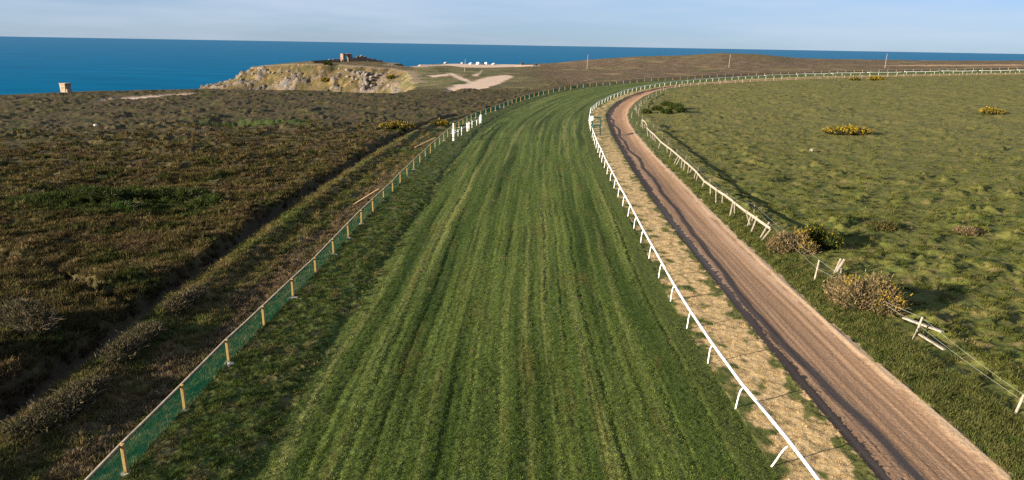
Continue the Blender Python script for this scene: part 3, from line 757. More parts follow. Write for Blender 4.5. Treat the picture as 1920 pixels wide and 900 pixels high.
# ---------------------------------------------------------------- the net fence on the left of the course
def net_fence():
    fen = thing('net_fence', 'long timber fence hung with green netting along the left edge of the mown course', 'fence',
                (-14.4, 25, ground(-14.4, 25)))
    base = fen.location.copy()
    P0 = np.array(FENCE)
    ss, pts = resample(FENCE, 5.13, 55.05 - 5.13 * 1)
    pm = []
    for k in range(3):
        mb = MB(); t = 0.075
        mb.box((0, 0, 0.52), (0.15, 0.13, 1.44), rz=random.uniform(-.05, .05))
        pm.append(mb.mesh('post', M_PINE, bevel=0.012))
    fm = []
    for k in range(4):
        mb = MB(); N = 12
        rr_ = [random.uniform(0.22, 0.48) for _ in range(N)]
        vs = [(0, 0, 0.07)] + [(rr_[i] * 0.5 * math.cos(i * 2 * math.pi / N), rr_[i] * .5 * math.sin(i * 2 * math.pi / N), 0.06) for i in range(N)] + \
             [(rr_[i] * math.cos(i * 2 * math.pi / N), rr_[i] * 0.8 * math.sin(i * 2 * math.pi / N), -0.05) for i in range(N)]
        fs = [(0, 1 + i, 1 + (i + 1) % N) for i in range(N)] + [(1 + i, 1 + N + i, 1 + N + (i + 1) % N, 1 + (i + 1) % N) for i in range(N)]
        mb.add(vs, fs); fm.append(mb.mesh('footing', M_CHALK))
    tops = []
    n = min(len(pts), 108)
    for i in range(n):
        x, y = pts[i]; zz_ = ground(x, y)
        a = math.atan2(*(pts[min(i + 1, n - 1)] - pts[max(i - 1, 0)])[::-1])
        p = link('post', pm[i % 3], fen)
        p.location = Vector((x, y, zz_)) - base
        p.rotation_euler = (random.uniform(-.03, .03), random.uniform(-.035, .03), a)
        tops.append(Vector((x, y, zz_ + 1.18)))
        if i % 2 == 1 or random.random() < 0.3:
            f = link('footing', fm[i % 4], fen)
            f.location = Vector((x + .05, y - .02, zz_)) - base; f.rotation_euler = (0, 0, random.uniform(0, 6))
            f.scale = (1, 1, random.uniform(.8, 1.3))
    for i in range(n - 1):
        a, b = tops[i], tops[i + 1]
        d = (b - a).normalized(); side = Vector((-d.y, d.x, 0)) * 0.115
        mid = (a + b) / 2 + Vector((0, 0, -0.02 * random.random()))
        mb = MB()
        e = d * 0.02
        mb.beam(a + side + e - base, mid + side - base, 0.06, 0.11)
        mb.beam(mid + side - base, b + side - e - base, 0.06, 0.11)
        mb.build('rail', M_RAILW, fen)
        # netting: hangs from the rail, bellies a little and is pegged out at the foot
        mb = MB(); U, W = 8, 5
        vs = []
        for j in range(U + 1):
            q = j / U; top = a.lerp(b, q) + side * 0.62
            gx0 = top.x - side.x * 1.0; gy0 = top.y - side.y * 1.0
            zf = ground(gx0, gy0) + 0.04
            for w in range(W + 1):
                t = w / W
                off = -side * (0.30 * math.sin(math.pi * t) * (0.5 + random.random()) + 0.9 * t * t)
                vs.append(top + off + Vector((0, 0, (zf - top.z) * t)) - base)
        fs = [(j * (W + 1) + w, (j + 1) * (W + 1) + w, (j + 1) * (W + 1) + w + 1, j * (W + 1) + w + 1) for j in range(U) for w in range(W)]
        mb.add(vs, fs); mb.build('netting', M_NET, fen, smooth=True)
    return fen
net_fence()

# ---------------------------------------------------------------- white running rail
def running_rail():
    r = thing('running_rail', 'long white plastic running rail on curved posts between the mown turf and the dry verge', 'running rail',
              (10.4, 26.4, ground(10.4, 26.4)))
    base = r.location.copy()
    ss, pts = resample(RAIL, 4.95, 56.4 - 4.95 * 1)
    n = min(len(pts), 112)
    def rail_off(yy):                                            # the nearest posts have been pushed over towards the verge
        return float(np.interp(yy, [20, 24, 27, 29, 31.5, 36, 45], [.72, .68, .56, .40, .22, .14, .15]))
    pm = []
    for lean in (0.0, 0.02, 0.0):
        mb = MB()
        prof = [(-0.02, -0.25), (0.0, 0.0), (0.02 + lean, 0.35), (0.04 + lean, 0.66), (0.075 + lean, 0.88), (0.12 + lean, 1.0), (0.16 + lean, 1.05)]
        mb.tube([(q[0], 0, q[1]) for q in prof], [0.036] * 5 + [0.034, 0.03], 8)
        pm.append(mb.mesh('post', M_WHITE, True))
    foot = []
    for i in range(n):
        x, y = pts[i]
        t = pts[min(i + 1, n - 1)] - pts[max(i - 1, 0)]
        a = math.atan2(t[1], t[0]) - math.pi / 2
        p = link('post', pm[i % 3], r)
        p.location = Vector((x, y, ground(x, y))) - base
        p.rotation_euler = (random.uniform(-.02, .02), random.uniform(-.015, .015) + math.atan((rail_off(y) - .15) / 1.06), a)
    def rail_wob(yy, i):
        return float(0.02 + 0.05 * sstep(70, 120, yy)) * (math.sin(i * .55) + .7 * math.sin(i * .23 + 1))
    s2, q2 = resample(RAIL, 1.65, 40.0, ss[n - 1])
    line = []
    for i in range(len(q2)):
        t = q2[min(i + 1, len(q2) - 1)] - q2[max(i - 1, 0)]; t = t / np.hypot(*t)
        line.append(Vector((q2[i][0] + t[1] * rail_off(q2[i][1]), q2[i][1] - t[0] * rail_off(q2[i][1]), smooth_ground(*q2[i]) + 1.13 + 0.10 * float(sstep(45, 95, q2[i][1])) + rail_wob(q2[i][1], i))))
    mb = MB(); k = 12                                          # sections about 20 m long, butted end to end
    for i in range(0, len(line) - 1, k):
        seg = line[i:i + k + 1]
        mb = MB(); mb.tube([q - base for q in seg], 0.070, 10)
        mb.build('rail', M_WHITE, r, smooth=True)
    return r
running_rail()

# ---------------------------------------------------------------- sticks: post from a foot to a (leaning) head
def stick_mesh(name, st, w, mat, base, square=True, extra=0.25, taper=1.0, h=None, n=7):
    x0, y0, x1, hh = st
    hh = h or hh
    zb = ground(x0, y0)
    a = Vector((x0 - (x1 - x0) * extra / max(hh, .3), y0, zb - extra)); b = Vector((x1, y0, zb + hh))
    mb = MB()
    if square:
        mb.beam(a - base, b - base, w, w * 0.8)
    else:
        mid = a.lerp(b, .5) + Vector((random.uniform(-.01, .01), 0, 0))
        mb.tube([a - base, mid - base, b - base], [w / 2, w / 2 * (1 + taper) / 2, w / 2 * taper], n)
    return mb, b

def wooden_rail_fence(name, label, posts, railpts, hfix, wpost, hrail, group=None):
    f = thing(name, label, 'fence', (railpts[-1][0], railpts[-1][1], ground(railpts[-1][0], railpts[-1][1])))
    base = f.location.copy()
    for st in posts:
        st = (st[0], st[1], st[2], min(st[3], 1.62))
        mb, b = stick_mesh('post', st, wpost * random.uniform(.85, 1.15), M_GREYW, base)
        mb.build('post', M_GREYW, f)
    line = []
    for (x, y, h) in railpts:
        line.append(Vector((x, y, smooth_ground(x, y) + h)))
    fine = []
    for i in range(len(line) - 1):
        k = max(1, int((line[i + 1] - line[i]).length / 2.6))
        for j in range(k):
            fine.append(line[i].lerp(line[i + 1], j / k))
    fine.append(line[-1])
    for i in range(len(fine) - 1):
        a, b = fine[i], fine[i + 1]
        e = (b - a).normalized() * 0.006
        mb = MB(); jz = Vector((0, 0, random.uniform(-.035, .035)))
        mb.beam(a + e + jz - base, b - e + jz * .4 - base, 0.05, hrail)
        mb.build('rail', M_GREYW, f)
    return f
wooden_rail_fence('post_and_rail_fence', 'weathered pale wooden rail fence with leaning posts beside the right edge of the dirt gallop', WOOD_POSTS, WOOD_RAIL, None, 0.10, 0.24)
wooden_rail_fence('post_and_rail_fence', 'broken stretch of weathered rail fence inside the bend, beyond the long leaning rail fence', FAR_POSTS, FAR_RAIL, None, 0.10, 0.16)

# inner line of plain posts round the far bend
def inner_fence():
    ss, pts = resample(TRACK_R, 4.7, 305, 690)
    x0, y0 = pts[0]
    f = thing('post_fence', 'low line of short grey posts round the far bend of the gallop', 'fence', (x0, y0, ground(x0, y0)))
    base = f.location.copy()
    ms = []
    for k in range(4):
        mb = MB(); mb.beam((0, 0, -.3), (random.uniform(-.12, .12), random.uniform(-.05, .05), 1.15 + random.uniform(-.2, .1)), .13, .11)
        ms.append(mb.mesh('post', M_GREYW))
    tops = []
    for i, (x, y) in enumerate(pts):
        d = pts[min(i + 1, len(pts) - 1)] - pts[max(i - 1, 0)]; d = d / np.hypot(*d)
        x, y = x + d[1] * 1.3 + random.uniform(-.4, .4), y - d[0] * 1.3
        if random.random() < 0.12: continue
        p = link('post', ms[i % 4], f); p.location = Vector((x, y, ground(x, y))) - base
        p.rotation_euler = (0, random.uniform(-.1, .1), random.uniform(0, 3))
        tops.append(Vector((x, y, ground(x, y) + 0.95)))
    mb = MB(); mb.tube([t - base for t in tops], 0.006, 4); mb.build('wire', M_WIRE, f)
inner_fence()

# wire fence: thin posts, then round wooden posts with two strands
def wire_fence():
    f = thing('wire_fence', 'sagging two-strand wire fence on thin stakes and round posts right of the gallop', 'fence',
              (23.2, 31.2, ground(23.2, 31.2)))
    base = f.location.copy()
    heads = []
    for st in THIN_POSTS:
        mb, b = stick_mesh('stake', st, 0.055, M_GREYW, base, False, .2, .9, h=max(st[3], .85), n=6)
        mb.build('stake', M_GREYW, f); heads.append((st, b))
    rp = {}
    for i in (0, 4, 5):
        st = WIRE_POSTS[i]
        mb, b = stick_mesh('post', st, 0.13, M_GREYW, base, False, .25, .9, n=9)
        rp[i] = b; mb.build('post', M_GREYW, f, smooth=False)
    def strand(ps, sag=0.10):
        out = []
        for i in range(len(ps) - 1):
            for j in range(8):
                t = j / 8; p = ps[i].lerp(ps[i + 1], t); p = p - Vector((0, 0, sag * 4 * t * (1 - t))); out.append(p)
        out.append(ps[-1])
        mb = MB(); mb.tube([p - base for p in out], 0.0075, 5); mb.build('wire', M_WIRE, f)
    top = [h[1] for h in heads]
    end = Vector((23.5, 22, ground(23.5, 22) + 1.0))
    low = lambda v, st, k: Vector((st[0] + (v.x - st[0]) * k, v.y, ground(st[0], st[1]) + (v.z - ground(st[0], st[1])) * k))
    strand(top + [rp[0], low(rp[4], WIRE_POSTS[4], .45), low(rp[5], WIRE_POSTS[5], .72), end - Vector((0, 0, .3))])
    strand([low(b, st, .6) for st, b in heads] + [low(rp[0], WIRE_POSTS[0], .6), low(rp[4], WIRE_POSTS[4], .95), low(rp[5], WIRE_POSTS[5], .97), end])
    mb = MB(); zb = ground(23.3, 39.97)
    mb.beam(Vector((22.95, 39.9, zb - .05)) - base, Vector((23.5, 40.5, zb + .40)) - base, .05, .05); mb.build('brace', M_GREYW, f)
wire_fence()

def single_stick(name, st, w, label, cat, square=True, group=None, mat=M_GREYW):
    base = Vector((st[0], st[1], ground(st[0], st[1])))
    mb, b = stick_mesh(name, st, w, mat, base, square, .25, .85, n=9)
    o = mb.build(name, mat); o.location = base
    return tag(o, label, cat, group)
single_stick('leaning_post', WIRE_POSTS[1], 0.11, 'left of two leaning grey posts standing behind the largest straw-coloured gorse', 'post')
single_stick('leaning_post', WIRE_POSTS[2], 0.13, 'right of two leaning grey posts, the thicker one, behind the largest straw-coloured gorse', 'post')
single_stick('post_stump', WIRE_POSTS[3], 0.12, 'short upright stump just right of the two leaning posts', 'post')

def lying(name, a, b, w, h, label, cat, mat, za=0.12, zb=0.12, square=True):
    base = Vector((a[0], a[1], ground(*a)))
    A = Vector((a[0], a[1], ground(*a) + za)); B = Vector((b[0], b[1], ground(*b) + zb))
    mb = MB()
    if square:
        mb.beam(A - base, B - base, w, h)
    else:
        n = 7; ps = [A.lerp(B, t / n) + Vector((random.uniform(-.06, .06), random.uniform(-.06, .06), random.uniform(-.02, .05))) for t in range(n + 1)]
        mb.tube([p - base for p in ps], [w / 2 * (1 - .5 * i / n) for i in range(n + 1)], 6)
    o = mb.build(name, mat); o.location = base
    return tag(o, label, cat)
mp_ = MISC_PTS
lying('fallen_rail', mp_[6], mp_[7], .22, .09, 'upper of two fallen grey rails, passing behind the short wire-fence post', 'plank', M_GREYW, .16, .45)
lying('fallen_rail', mp_[8], mp_[9], .14, .08, 'lower of two fallen rails, lying in the grass in front of the short wire-fence post', 'plank', M_GREYW, .10, .22)
lying('dead_branch', mp_[10], mp_[11], .05, .05, 'straight bleached twig on the grass past the end of the fallen rail', 'branch', M_BRIGHTW, .05, .05, False)
lying('dead_branch', mp_[12], mp_[13], .06, .05, 'crooked bleached twig on the grass, furthest right of the fallen wood', 'branch', M_BRIGHTW, .05, .05, False)
lying('timber_prop', mp_[2], (-14.05, 76.9), .16, .08, 'nearer of two bright timber props leaning on the back of the net fence', 'plank', M_BRIGHTW, .10, 1.15)
lying('timber_prop', mp_[4], (-12.75, 121.2), .18, .09, 'farther of two bright timber props leaning on the net fence, near the white barrier', 'plank', M_BRIGHTW, .25, 1.2)
lying('dead_branch', mp_[14], (43.6, 193.4), .14, .05, 'bleached forked branch by the clump of dark shrubs inside the bend', 'branch', M_GREYW, .1, .8, False)

# ---------------------------------------------------------------- white barrier on the left of the course
def white_barrier():
    st0 = WING[0]
    f = thing('white_barrier', 'short white barrier of posts and sagging rail standing in front of the net fence', 'barrier', (st0[0], st0[1], ground(st0[0], st0[1])))
    base = f.location.copy()
    line = []
    for i, st in enumerate(WING):
        wide = i in (0, 4, 9)
        zb = ground(st[0], st[1])
        mb = MB()
        hh = max(st[3], 1.15)
        w = 0.30 if wide else (0.17 if i == 1 else 0.12)
        mb.box((st[0] - base.x, st[1] - base.y, zb - base.z + hh / 2 - .1), (w, 0.12, hh + .2))
        mb.build('board' if wide else 'post', M_WHITEP, f, bevel=0.01)
        if i != 1: line.append(Vector((st[0], st[1] - .09, zb + (1.12 if i in (0, 9, 4) else min(hh - .05, 1.1)))))
    line.sort(key=lambda v: v.y)
    mb = MB(); mb.tube([v - base for v in line], 0.05, 8); mb.build('rail', M_WHITE, f, smooth=True)
white_barrier()

# ---------------------------------------------------------------- green viewing stand with a round furlong board
def stand():
    x, y = 15.25, 139.0
    f = thing('viewing_stand', 'dark green ladder stand with a platform, standing behind the white rail at the bend', 'stand', (x, y, ground(x, y)))
    hw, hd, H_ = 0.72, 0.85, 3.3
    for sx in (-1, 1):
        for sy in (-1, 1):
            mb = MB(); mb.beam((sx * hw, sy * hd, -.2), (sx * hw * .92, sy * hd * .85, H_), .11, .11); mb.build('leg', M_GREENP, f)
    for sy in (-1, 1):
        mb = MB(); mb.beam((-hw * .92, sy * hd * .85, H_ - .06), (hw * .92, sy * hd * .85, H_ - .06), .09, .12); mb.build('top_rail', M_GREENP, f)
    for sx in (-1, 1):
        mb = MB(); mb.beam((sx * hw * .92, -hd * .85, H_ - .07), (sx * hw * .92, hd * .85, H_ - .07), .09, .09); mb.build('top_rail', M_GREENP, f)
    mb = MB(); mb.box((0, 0, 1.72), (2 * hw, 2 * hd, .16)); mb.build('platform', M_GREENP, f)
    for k in range(4):
        mb = MB(); mb.box((0, -hd - .04, .35 + k * .36), (2 * hw - .12, .10, .08)); mb.build('rung', M_GREENP, f)
stand()
def furlong():
    x, y = 14.35, 139.2
    f = thing('furlong_marker', 'round white board with a dark stroke, beside the green stand', 'sign', (x, y, ground(x, y)))
    mb = MB(); mb.beam((0, 0, -.2), (0, 0, 3.0), .11, .11); mb.build('post', M_GREENP, f)
    N = 28; mb = MB(); R_ = .42; zc_ = 3.05
    vs = [(R_ * math.cos(i * 2 * math.pi / N), yy, zc_ + R_ * math.sin(i * 2 * math.pi / N)) for yy in (-.10, -.06) for i in range(N)]
    mb.add(vs, [tuple(range(N)), tuple(range(2 * N - 1, N - 1, -1))] + [(i, N + i, N + (i + 1) % N, (i + 1) % N) for i in range(N)])
    d = mb.build('disc', M_WHITEP, f)
    mb = MB(); mb.box((0.02, -.107, zc_ + .06), (.13, .008, .50)); mb.build('numeral', M_BLACK, d)
furlong()

# ---------------------------------------------------------------- poles on the far heath
for st, lab in zip(POLES, ('first pole from the left, thin and grey, beside the sandy trail', 'second pole from the left, tall and thin on the brown heath beyond the bend',
                           'third pole from the left, in front of the highest rise of the heath', 'fourth and rightmost tall thin pole on the far heath')):
    x0, y0, x1, h_ = st
    f = thing('utility_pole', lab, 'pole', (x0, y0, ground(x0, y0)), 0, 'poles on the far heath')
    mb = MB(); mb.tube([(0, 0, -.5), (0.10, 0, h_ * .5), (.30, 0, h_)], [.14, .12, .09], 8); mb.build('shaft', M_GREYW, f)
    mb = MB(); mb.box((.30, 0, h_ + .05), (.16, .16, .14)); mb.build('cap', M_GREYW, f)

# ---------------------------------------------------------------- concrete hut on the cliff edge
def hut():
    x, y = -129.6, 219.0
    f = thing('concrete_hut', 'small square concrete lookout hut alone on the heath at the cliff edge', 'hut', (x, y, ground(x, y) - .15), math.radians(-20))
    mb = MB(); mb.box((0, 0, 1.3), (1.95, 1.85, 2.6), taper=1.10); mb.build('wall', M_CONC, f, bevel=.03)
    mb = MB(); mb.box((.12, 0, 2.74), (2.55, 2.2, .24)); mb.build('roof', M_CONC, f, bevel=.03)
    mb = MB(); mb.box((1.25, -.05, .6), (.6, 1.5, 1.2)); mb.build('side_wall', M_CONC, f, bevel=.03)
    mb = MB(); mb.box((.1, -.99, 1.55), (.9, .06, .22)); mb.build('slit', M_BLACK, f)
hut()

# ---------------------------------------------------------------- rocks
def rock_mesh(seed, sub=3, squash=.75, rough=.6):
    bm = bmesh.new(); bmesh.ops.create_icosphere(bm, subdivisions=sub, radius=1)
    co = np.array([v.co for v in bm.verts])
    n = 1 + rough * (fbm(co[:, 0] * 1.1 + co[:, 2] * .7 + seed * 7, co[:, 1] * 1.1 - co[:, 2] * .9, 200 + seed, 3))
    q = np.round(co * 2.2) / 2.2
    co = (co * .65 + q * .35) * n[:, None]
    for v, c in zip(bm.verts, co): v.co = (c[0], c[1], c[2] * squash)
    me = bpy.data.meshes.new('boulder'); bm.to_mesh(me); bm.free(); me.materials.append(M_BOULDER)
    return me
rocks = [rock_mesh(i) for i in range(6)]
def rock(name, x, y, s, label, cat, group=None, sink=.25, mat=None, k=None):
    me = rocks[random.randrange(6) if k is None else k]
    if mat:
        me = me.copy(); me.materials.clear(); me.materials.append(mat)
    o = link(name, me); o.location = (x, y, ground(x, y) + s * (.5 - sink)); o.scale = (s, s * random.uniform(.7, 1.2), s * random.uniform(.7, 1.1))
    o.rotation_euler = (random.uniform(-.3, .3), random.uniform(-.3, .3), random.uniform(0, 6))
    return tag(o, label, cat, group)
rock('white_stone', mp_[0][0], mp_[0][1], .30, 'small pale stone lying alone on the dark heath', 'stone', mat=M_WHITEP, k=1)
rock('pale_stone', 48.0, 120.2, .38, 'small grey stone among the tussocks of the paddock', 'stone', mat=M_BOULDER, k=2)
for (x, y, s) in [(-86, 394, 2.4), (-82, 391, 1.8), (-79, 388, 2.1), (-76, 386, 2.6), (-72, 385, 1.7), (-69, 384, 2.0), (-90, 393, 1.5), (-84, 387, 1.6), (-80, 384, 2.2),
                  (-74, 381, 2.3), (-116, 399, 2.1), (-119, 402, 2.4), (-121, 398, 1.7), (-124, 402, 1.5),
                  (-127, 405, 2.0), (-131, 407, 2.2), (-136, 411, 1.9), (-139, 414, 2.3), (-140, 408, 1.7), (-117, 394, 2.2), (-113, 394, 1.5), (-70, 379, 2.2), (-66, 382, 1.4), (-92, 399, 1.3), (-64, 388, 1.3), (-78, 392, 1.2), (-75, 390, 1.5), (-71, 388, 1.6), (-81, 386, 1.3), (-73, 383, 1.4), (-76, 378, 1.9), (-70, 390, 1.1), (-83, 381, 1.6)]:
    rock('boulder', x + random.uniform(-1, 1), y + random.uniform(-1, 1), s * random.uniform(.35, .7), 'grey and tan boulder cropping out of the steep castle headland', 'boulder', 'boulders on the headland')

# ---------------------------------------------------------------- ruined gatehouse
def rough_wall(mb, p0, p1, thick, heights, base_z, drop=2.5):
    """a masonry wall between two plan points with a broken top"""
    p0, p1 = Vector(p0), Vector(p1); d = (p1 - p0); n = len(heights) - 1
    nrm = Vector((-d.y, d.x)).normalized() * thick / 2
    vs = []
    for i, h in enumerate(heights):
        q = p0 + d * i / n
        for sgn_ in (-1, 1):
            j = random.uniform(-.12, .12)
            vs.append((q.x + sgn_ * nrm.x + j, q.y + sgn_ * nrm.y + j, base_z - drop)); vs.append((q.x + sgn_ * nrm.x * .85, q.y + sgn_ * nrm.y * .85, base_z + h + random.uniform(-.15, .15)))
    fs = []
    for i in range(n):
        a, b = 4 * i, 4 * (i + 1)
        fs += [(a, b, b + 1, a + 1), (a + 2, a + 3, b + 3, b + 2), (a + 1, b + 1, b + 3, a + 3)]
    fs += [(0, 1, 3, 2), (4 * n, 4 * n + 2, 4 * n + 3, 4 * n + 1)]
    mb.add(vs, fs)
def castle():
    cx, cy = -97.4, 440.0
    zb = float(base_height(cx, cy)) - .3
    f = thing('ruined_gatehouse', 'ruined stone castle gatehouse with an arched opening on top of the headland', 'ruin', (cx, cy, zb))
    f.scale = (.95, .95, .88)
    D = Vector((0.66, 0.75)); N = Vector((0.75, -0.66))            # along the wall; the way its shaded face looks
    def P(s, t): return (D.x * s + N.x * t, D.y * s + N.y * t)
    # left pier: broad end face turned to the sun
    mb = MB(); rough_wall(mb, P(-1.4, -1.6), P(-1.4, 1.2), 2.0, [5.0, 5.2, 4.9, 5.1], 0); mb.build('pier', M_STONE, f)
    mb = MB(); rough_wall(mb, P(3.6, -1.2), P(3.6, 1.0), 2.2, [5.3, 5.0, 4.6], 0); mb.build('pier', M_STONE, f)
    # arch between the piers
    mb = MB(); n = 10
    ins = [(-.45 + 2.95 * (i / n), 2.4 + 1.75 * math.sqrt(max(0, 1 - (2 * i / n - 1) ** 2))) for i in range(n + 1)]
    vs = []
    for (s_, h_) in ins:
        top = 5.0 + random.uniform(-.15, .2)
        for t in (-1.0, 1.0):
            p = P(s_, t * .8); vs.append((p[0], p[1], h_)); vs.append((p[0], p[1], max(top, h_ + .4)))
    fs = []
    for i in range(n):
        a, b = 4 * i, 4 * (i + 1)
        fs += [(a, b, b + 1, a + 1), (a + 2, a + 3, b + 3, b + 2), (a + 1, b + 1, b + 3, a + 3), (a, a + 2, b + 2, b)]
    fs += [(0, 1, 3, 2), (4 * n, 4 * n + 2, 4 * n + 3, 4 * n + 1)]
    mb.add(vs, fs); mb.build('arch', M_STONE, f)
    mb = MB(); rough_wall(mb, (-9.0, -7.0), (-3.4, -3.0), 1.2, [2.2, 2.9, 2.4, 3.1, 2.7, 3.3], -1.3); mb.build('low_wall', M_STONE, f)
    mb = MB(); rough_wall(mb, (3.4, 3.2), (12.0, 12.5), 1.6, [1.6, 2.9, 2.2, 3.9, 3.3, 4.4, 3.0, 3.6, 2.1, 2.5], -.2); mb.build('curtain_wall', M_STONE, f)
    mb = MB(); rough_wall(mb, (12.0, 12.5), (19.0, 19.0), 1.5, [2.5, 1.5, 2.0, 1.0, 1.3, .5], -.2); mb.build('curtain_wall', M_STONE, f)
castle()

# ---------------------------------------------------------------- vehicles in the far car park
def paint(name, col): return plain_mat(name, col, 0.35, 0.5, 0.03, 1.0)
M_CW, M_CS, M_CD, M_CB = paint('white_car_paint', (.8, .8, .8)), paint('silver_car_paint', (.45, .47, .5)), paint('dark_car_paint', (.03, .035, .045)), paint('blue_car_paint', (.05, .09, .17))
def car(kind, mat):
    f = thing('parked_car' if kind == 'car' else 'parked_van', '', 'car' if kind == 'car' else 'van', group='vehicles in the cliff-top car park')
    L_, W_ = (4.2, 1.75) if kind == 'car' else (5.4, 2.0)
    if kind == 'car':
        prof = [(-2.1, .35), (-2.1, .80), (-1.95, .92), (-1.2, .98), (1.35, .95), (2.0, .90), (2.1, .70), (2.1, .35)]
        cab = [(-1.15, .97), (-.55, 1.47), (.95, 1.48), (1.75, .95)]
    else:
        prof = [(-2.7, .40), (-2.7, .95), (-2.2, 1.15), (-1.9, 1.25), (2.65, 1.25), (2.7, 1.1), (2.7, .40)]
        cab = [(-1.95, 1.24), (-1.35, 2.05), (-1.1, 2.25), (2.5, 2.28), (2.66, 1.24)]
    def extrude(pr, w0, w1=None):
        n = len(pr); w1 = w1 or w0; top = max(q[1] for q in pr); bot = min(q[1] for q in pr)
        ww = [w0 + (w1 - w0) * (q[1] - bot) / max(top - bot, .01) for q in pr]
        mb = MB(); mb.add([(q[0], -w / 2, q[1]) for q, w in zip(pr, ww)] + [(q[0], w / 2, q[1]) for q, w in zip(pr, ww)],
                          [tuple(range(n)), tuple(range(2 * n - 1, n - 1, -1))] + [(i, n + i, n + (i + 1) % n, (i + 1) % n) for i in range(n)])
        return mb
    extrude(prof, W_).build('body', mat, f, bevel=.04)
    extrude(cab, W_ - .08, W_ - .35).build('cabin', mat, f, bevel=.04)
    if kind == 'car':
        wz = [(-1.02, 1.02), (-.52, 1.40), (.90, 1.41), (1.55, 1.02)]
        mb = extrude(wz, W_ - .04, W_ - .26)
    else:
        wz = [(-1.80, 1.36), (-1.36, 1.96), (-.5, 1.98), (-.5, 1.36)]
        mb = extrude(wz, W_ - .05, W_ - .24)
    mb.build('window', M_GLASS, f)
    tw = MB(); tw.tube([(0, -.11, 0), (0, .11, 0)], .33, 14); wm = tw.mesh('wheel', M_TYRE)
    for sx in (-1, 1):
        for sy in (-1, 1):
            w = link('wheel', wm, f); w.location = (sx * (1.3 if kind == 'car' else 1.7), sy * (W_ / 2 - .08), .33)
    return f
cw, cs, cdk, cbl = car('car', M_CW), car('car', M_CS), car('car', M_CD), car('car', M_CB)
vw, vd = car('van', M_CW), car('van', M_CD)
park = [(cs, 0, 1.4, 'small pale car furthest left in the cliff-top car park'), (cw, 2, 1.2, 'white car third from the left in the cliff-top car park'),
        (vw, 3, 1.35, 'left one of two white vans in the cliff-top car park'), (vw, 4, 1.5, 'right one of two white vans in the cliff-top car park'),
        (cw, 5, 1.0, 'white car right of the two white vans on the cliff top'), (vd, 6, 1.2, 'dark van standing alone on the right of the car park'),
        (cbl, 7, .5, 'dark blue car at the right end of the car park, below the rising heath'), (cdk, 8, 1.3, 'dark car parked between the two white vans'),
        (cs, 9, 1.0, 'pale car parked apart near the cliff edge, left of the pole')]
used_ = set()
for (root, k, rz, lab) in park:
    x, y = CAR_PTS[k]
    if k in (0, 2, 5, 8): y += random.uniform(-3, 3)
    loc = (x, y, ground(x, y) + .02)
    root.scale = (.88, .88, .88)
    if root.name in used_:
        dup(root, loc, rz, lab)
    else:
        used_.add(root.name); root.location = loc; root.rotation_euler = (0, 0, rz); root['label'] = lab

# ---------------------------------------------------------------- walkers on the headland
M_SKIN = plain_mat('skin', (.45, .28, .20), .7, .3, .05)
def person(x, y, rz, coat, trousers, label):
    sk = [((0, 0, .95), .15), ((0, 0, 1.2), .17), ((0, 0, 1.42), .17), ((0, 0, 1.53), .06), ((0, 0.01, 1.64), .105), ((0, 0.0, 1.74), .075),
          ((.10, 0.05, .88), .10), ((.11, .12, .48), .065), ((.11, .03, .06), .05), ((-.10, -.02, .88), .10), ((-.11, -.10, .48), .065), ((-.11, -.24, .08), .05),
          ((.20, 0, 1.40), .065), ((.27, -.06, 1.12), .05), ((.27, .06, .88), .04), ((-.20, 0, 1.40), .065), ((-.27, .06, 1.12), .05), ((-.25, .16, .90), .04),
          ((.11, .16, .03), .04), ((-.11, -.10, .03), .04)]
    ed = [(0, 1), (1, 2), (2, 3), (3, 4), (4, 5), (0, 6), (6, 7), (7, 8), (0, 9), (9, 10), (10, 11), (2, 12), (12, 13), (13, 14), (2, 15), (15, 16), (16, 17), (8, 18), (11, 19)]
    me = bpy.data.meshes.new('person'); me.from_pydata([s_[0] for s_ in sk], ed, []); me.update()
    o = bpy.data.objects.new('person', me); COL.objects.link(o)
    mod = o.modifiers.new('skin', 'SKIN'); ss_ = me.skin_vertices[0].data
    for i, s_ in enumerate(sk): ss_[i].radius = (s_[1], s_[1] * .8)
    ss_[0].use_root = True
    sub_ = o.modifiers.new('sub', 'SUBSURF'); sub_.levels = 1; sub_.render_levels = 1
    dg = bpy.context.evaluated_depsgraph_get()
    m2 = bpy.data.meshes.new_from_object(o.evaluated_get(dg)); m2.name = 'person'
    o.modifiers.clear(); o.data = m2
    m2.materials.clear()
    for mt in (trousers, coat, M_SKIN): m2.materials.append(mt)
    for p in m2.polygons:
        zc_ = p.center.z; p.material_index = 0 if zc_ < .93 else (2 if zc_ > 1.50 or (zc_ < .93 and abs(p.center.x) > .2) else 1)
    o.location = (x, y, ground(x, y)); o.rotation_euler = (0, 0, rz)
    tag(o, label, 'person')
    hm = MB(); hm.tube([(0, 0, 1.66), (0, -.01, 1.72), (0, -.01, 1.78)], [.105, .10, .05], 10); hm.build('hair', M_BLACK, o)
M_COATD, M_COATR, M_COATG, M_JEANS = (plain_mat(n_, c_, .9, .1, .1) for n_, c_ in (('dark_coat', (.03, .03, .04)), ('brown_coat', (.14, .08, .05)), ('grey_coat', (.12, .12, .13)), ('dark_trousers', (.03, .035, .05))))
person(-66.0, 404.0, 2.0, M_COATD, M_JEANS, 'walker in a dark coat, left one of a pair on the bare headland path')
person(-64.3, 405.0, 2.4, M_COATR, M_JEANS, 'walker in a brown coat, right one of a pair on the bare headland path')
person(-81.5, 424.0, 0.5, M_COATG, M_JEANS, 'walker in grey on the pale path just right of the castle ruin')

# ---------------------------------------------------------------- bushes
M_LEAF = leaf_mat('gorse_leaf')
M_FLOWER = leaf_mat('gorse_flower')
M_TWIG = plain_mat('dry_twig', (.24, .19, .13), .9, .1, .3)
M_CORE = plain_mat('bush_inside', (.022, .024, .010), 1.0, .05, .3)

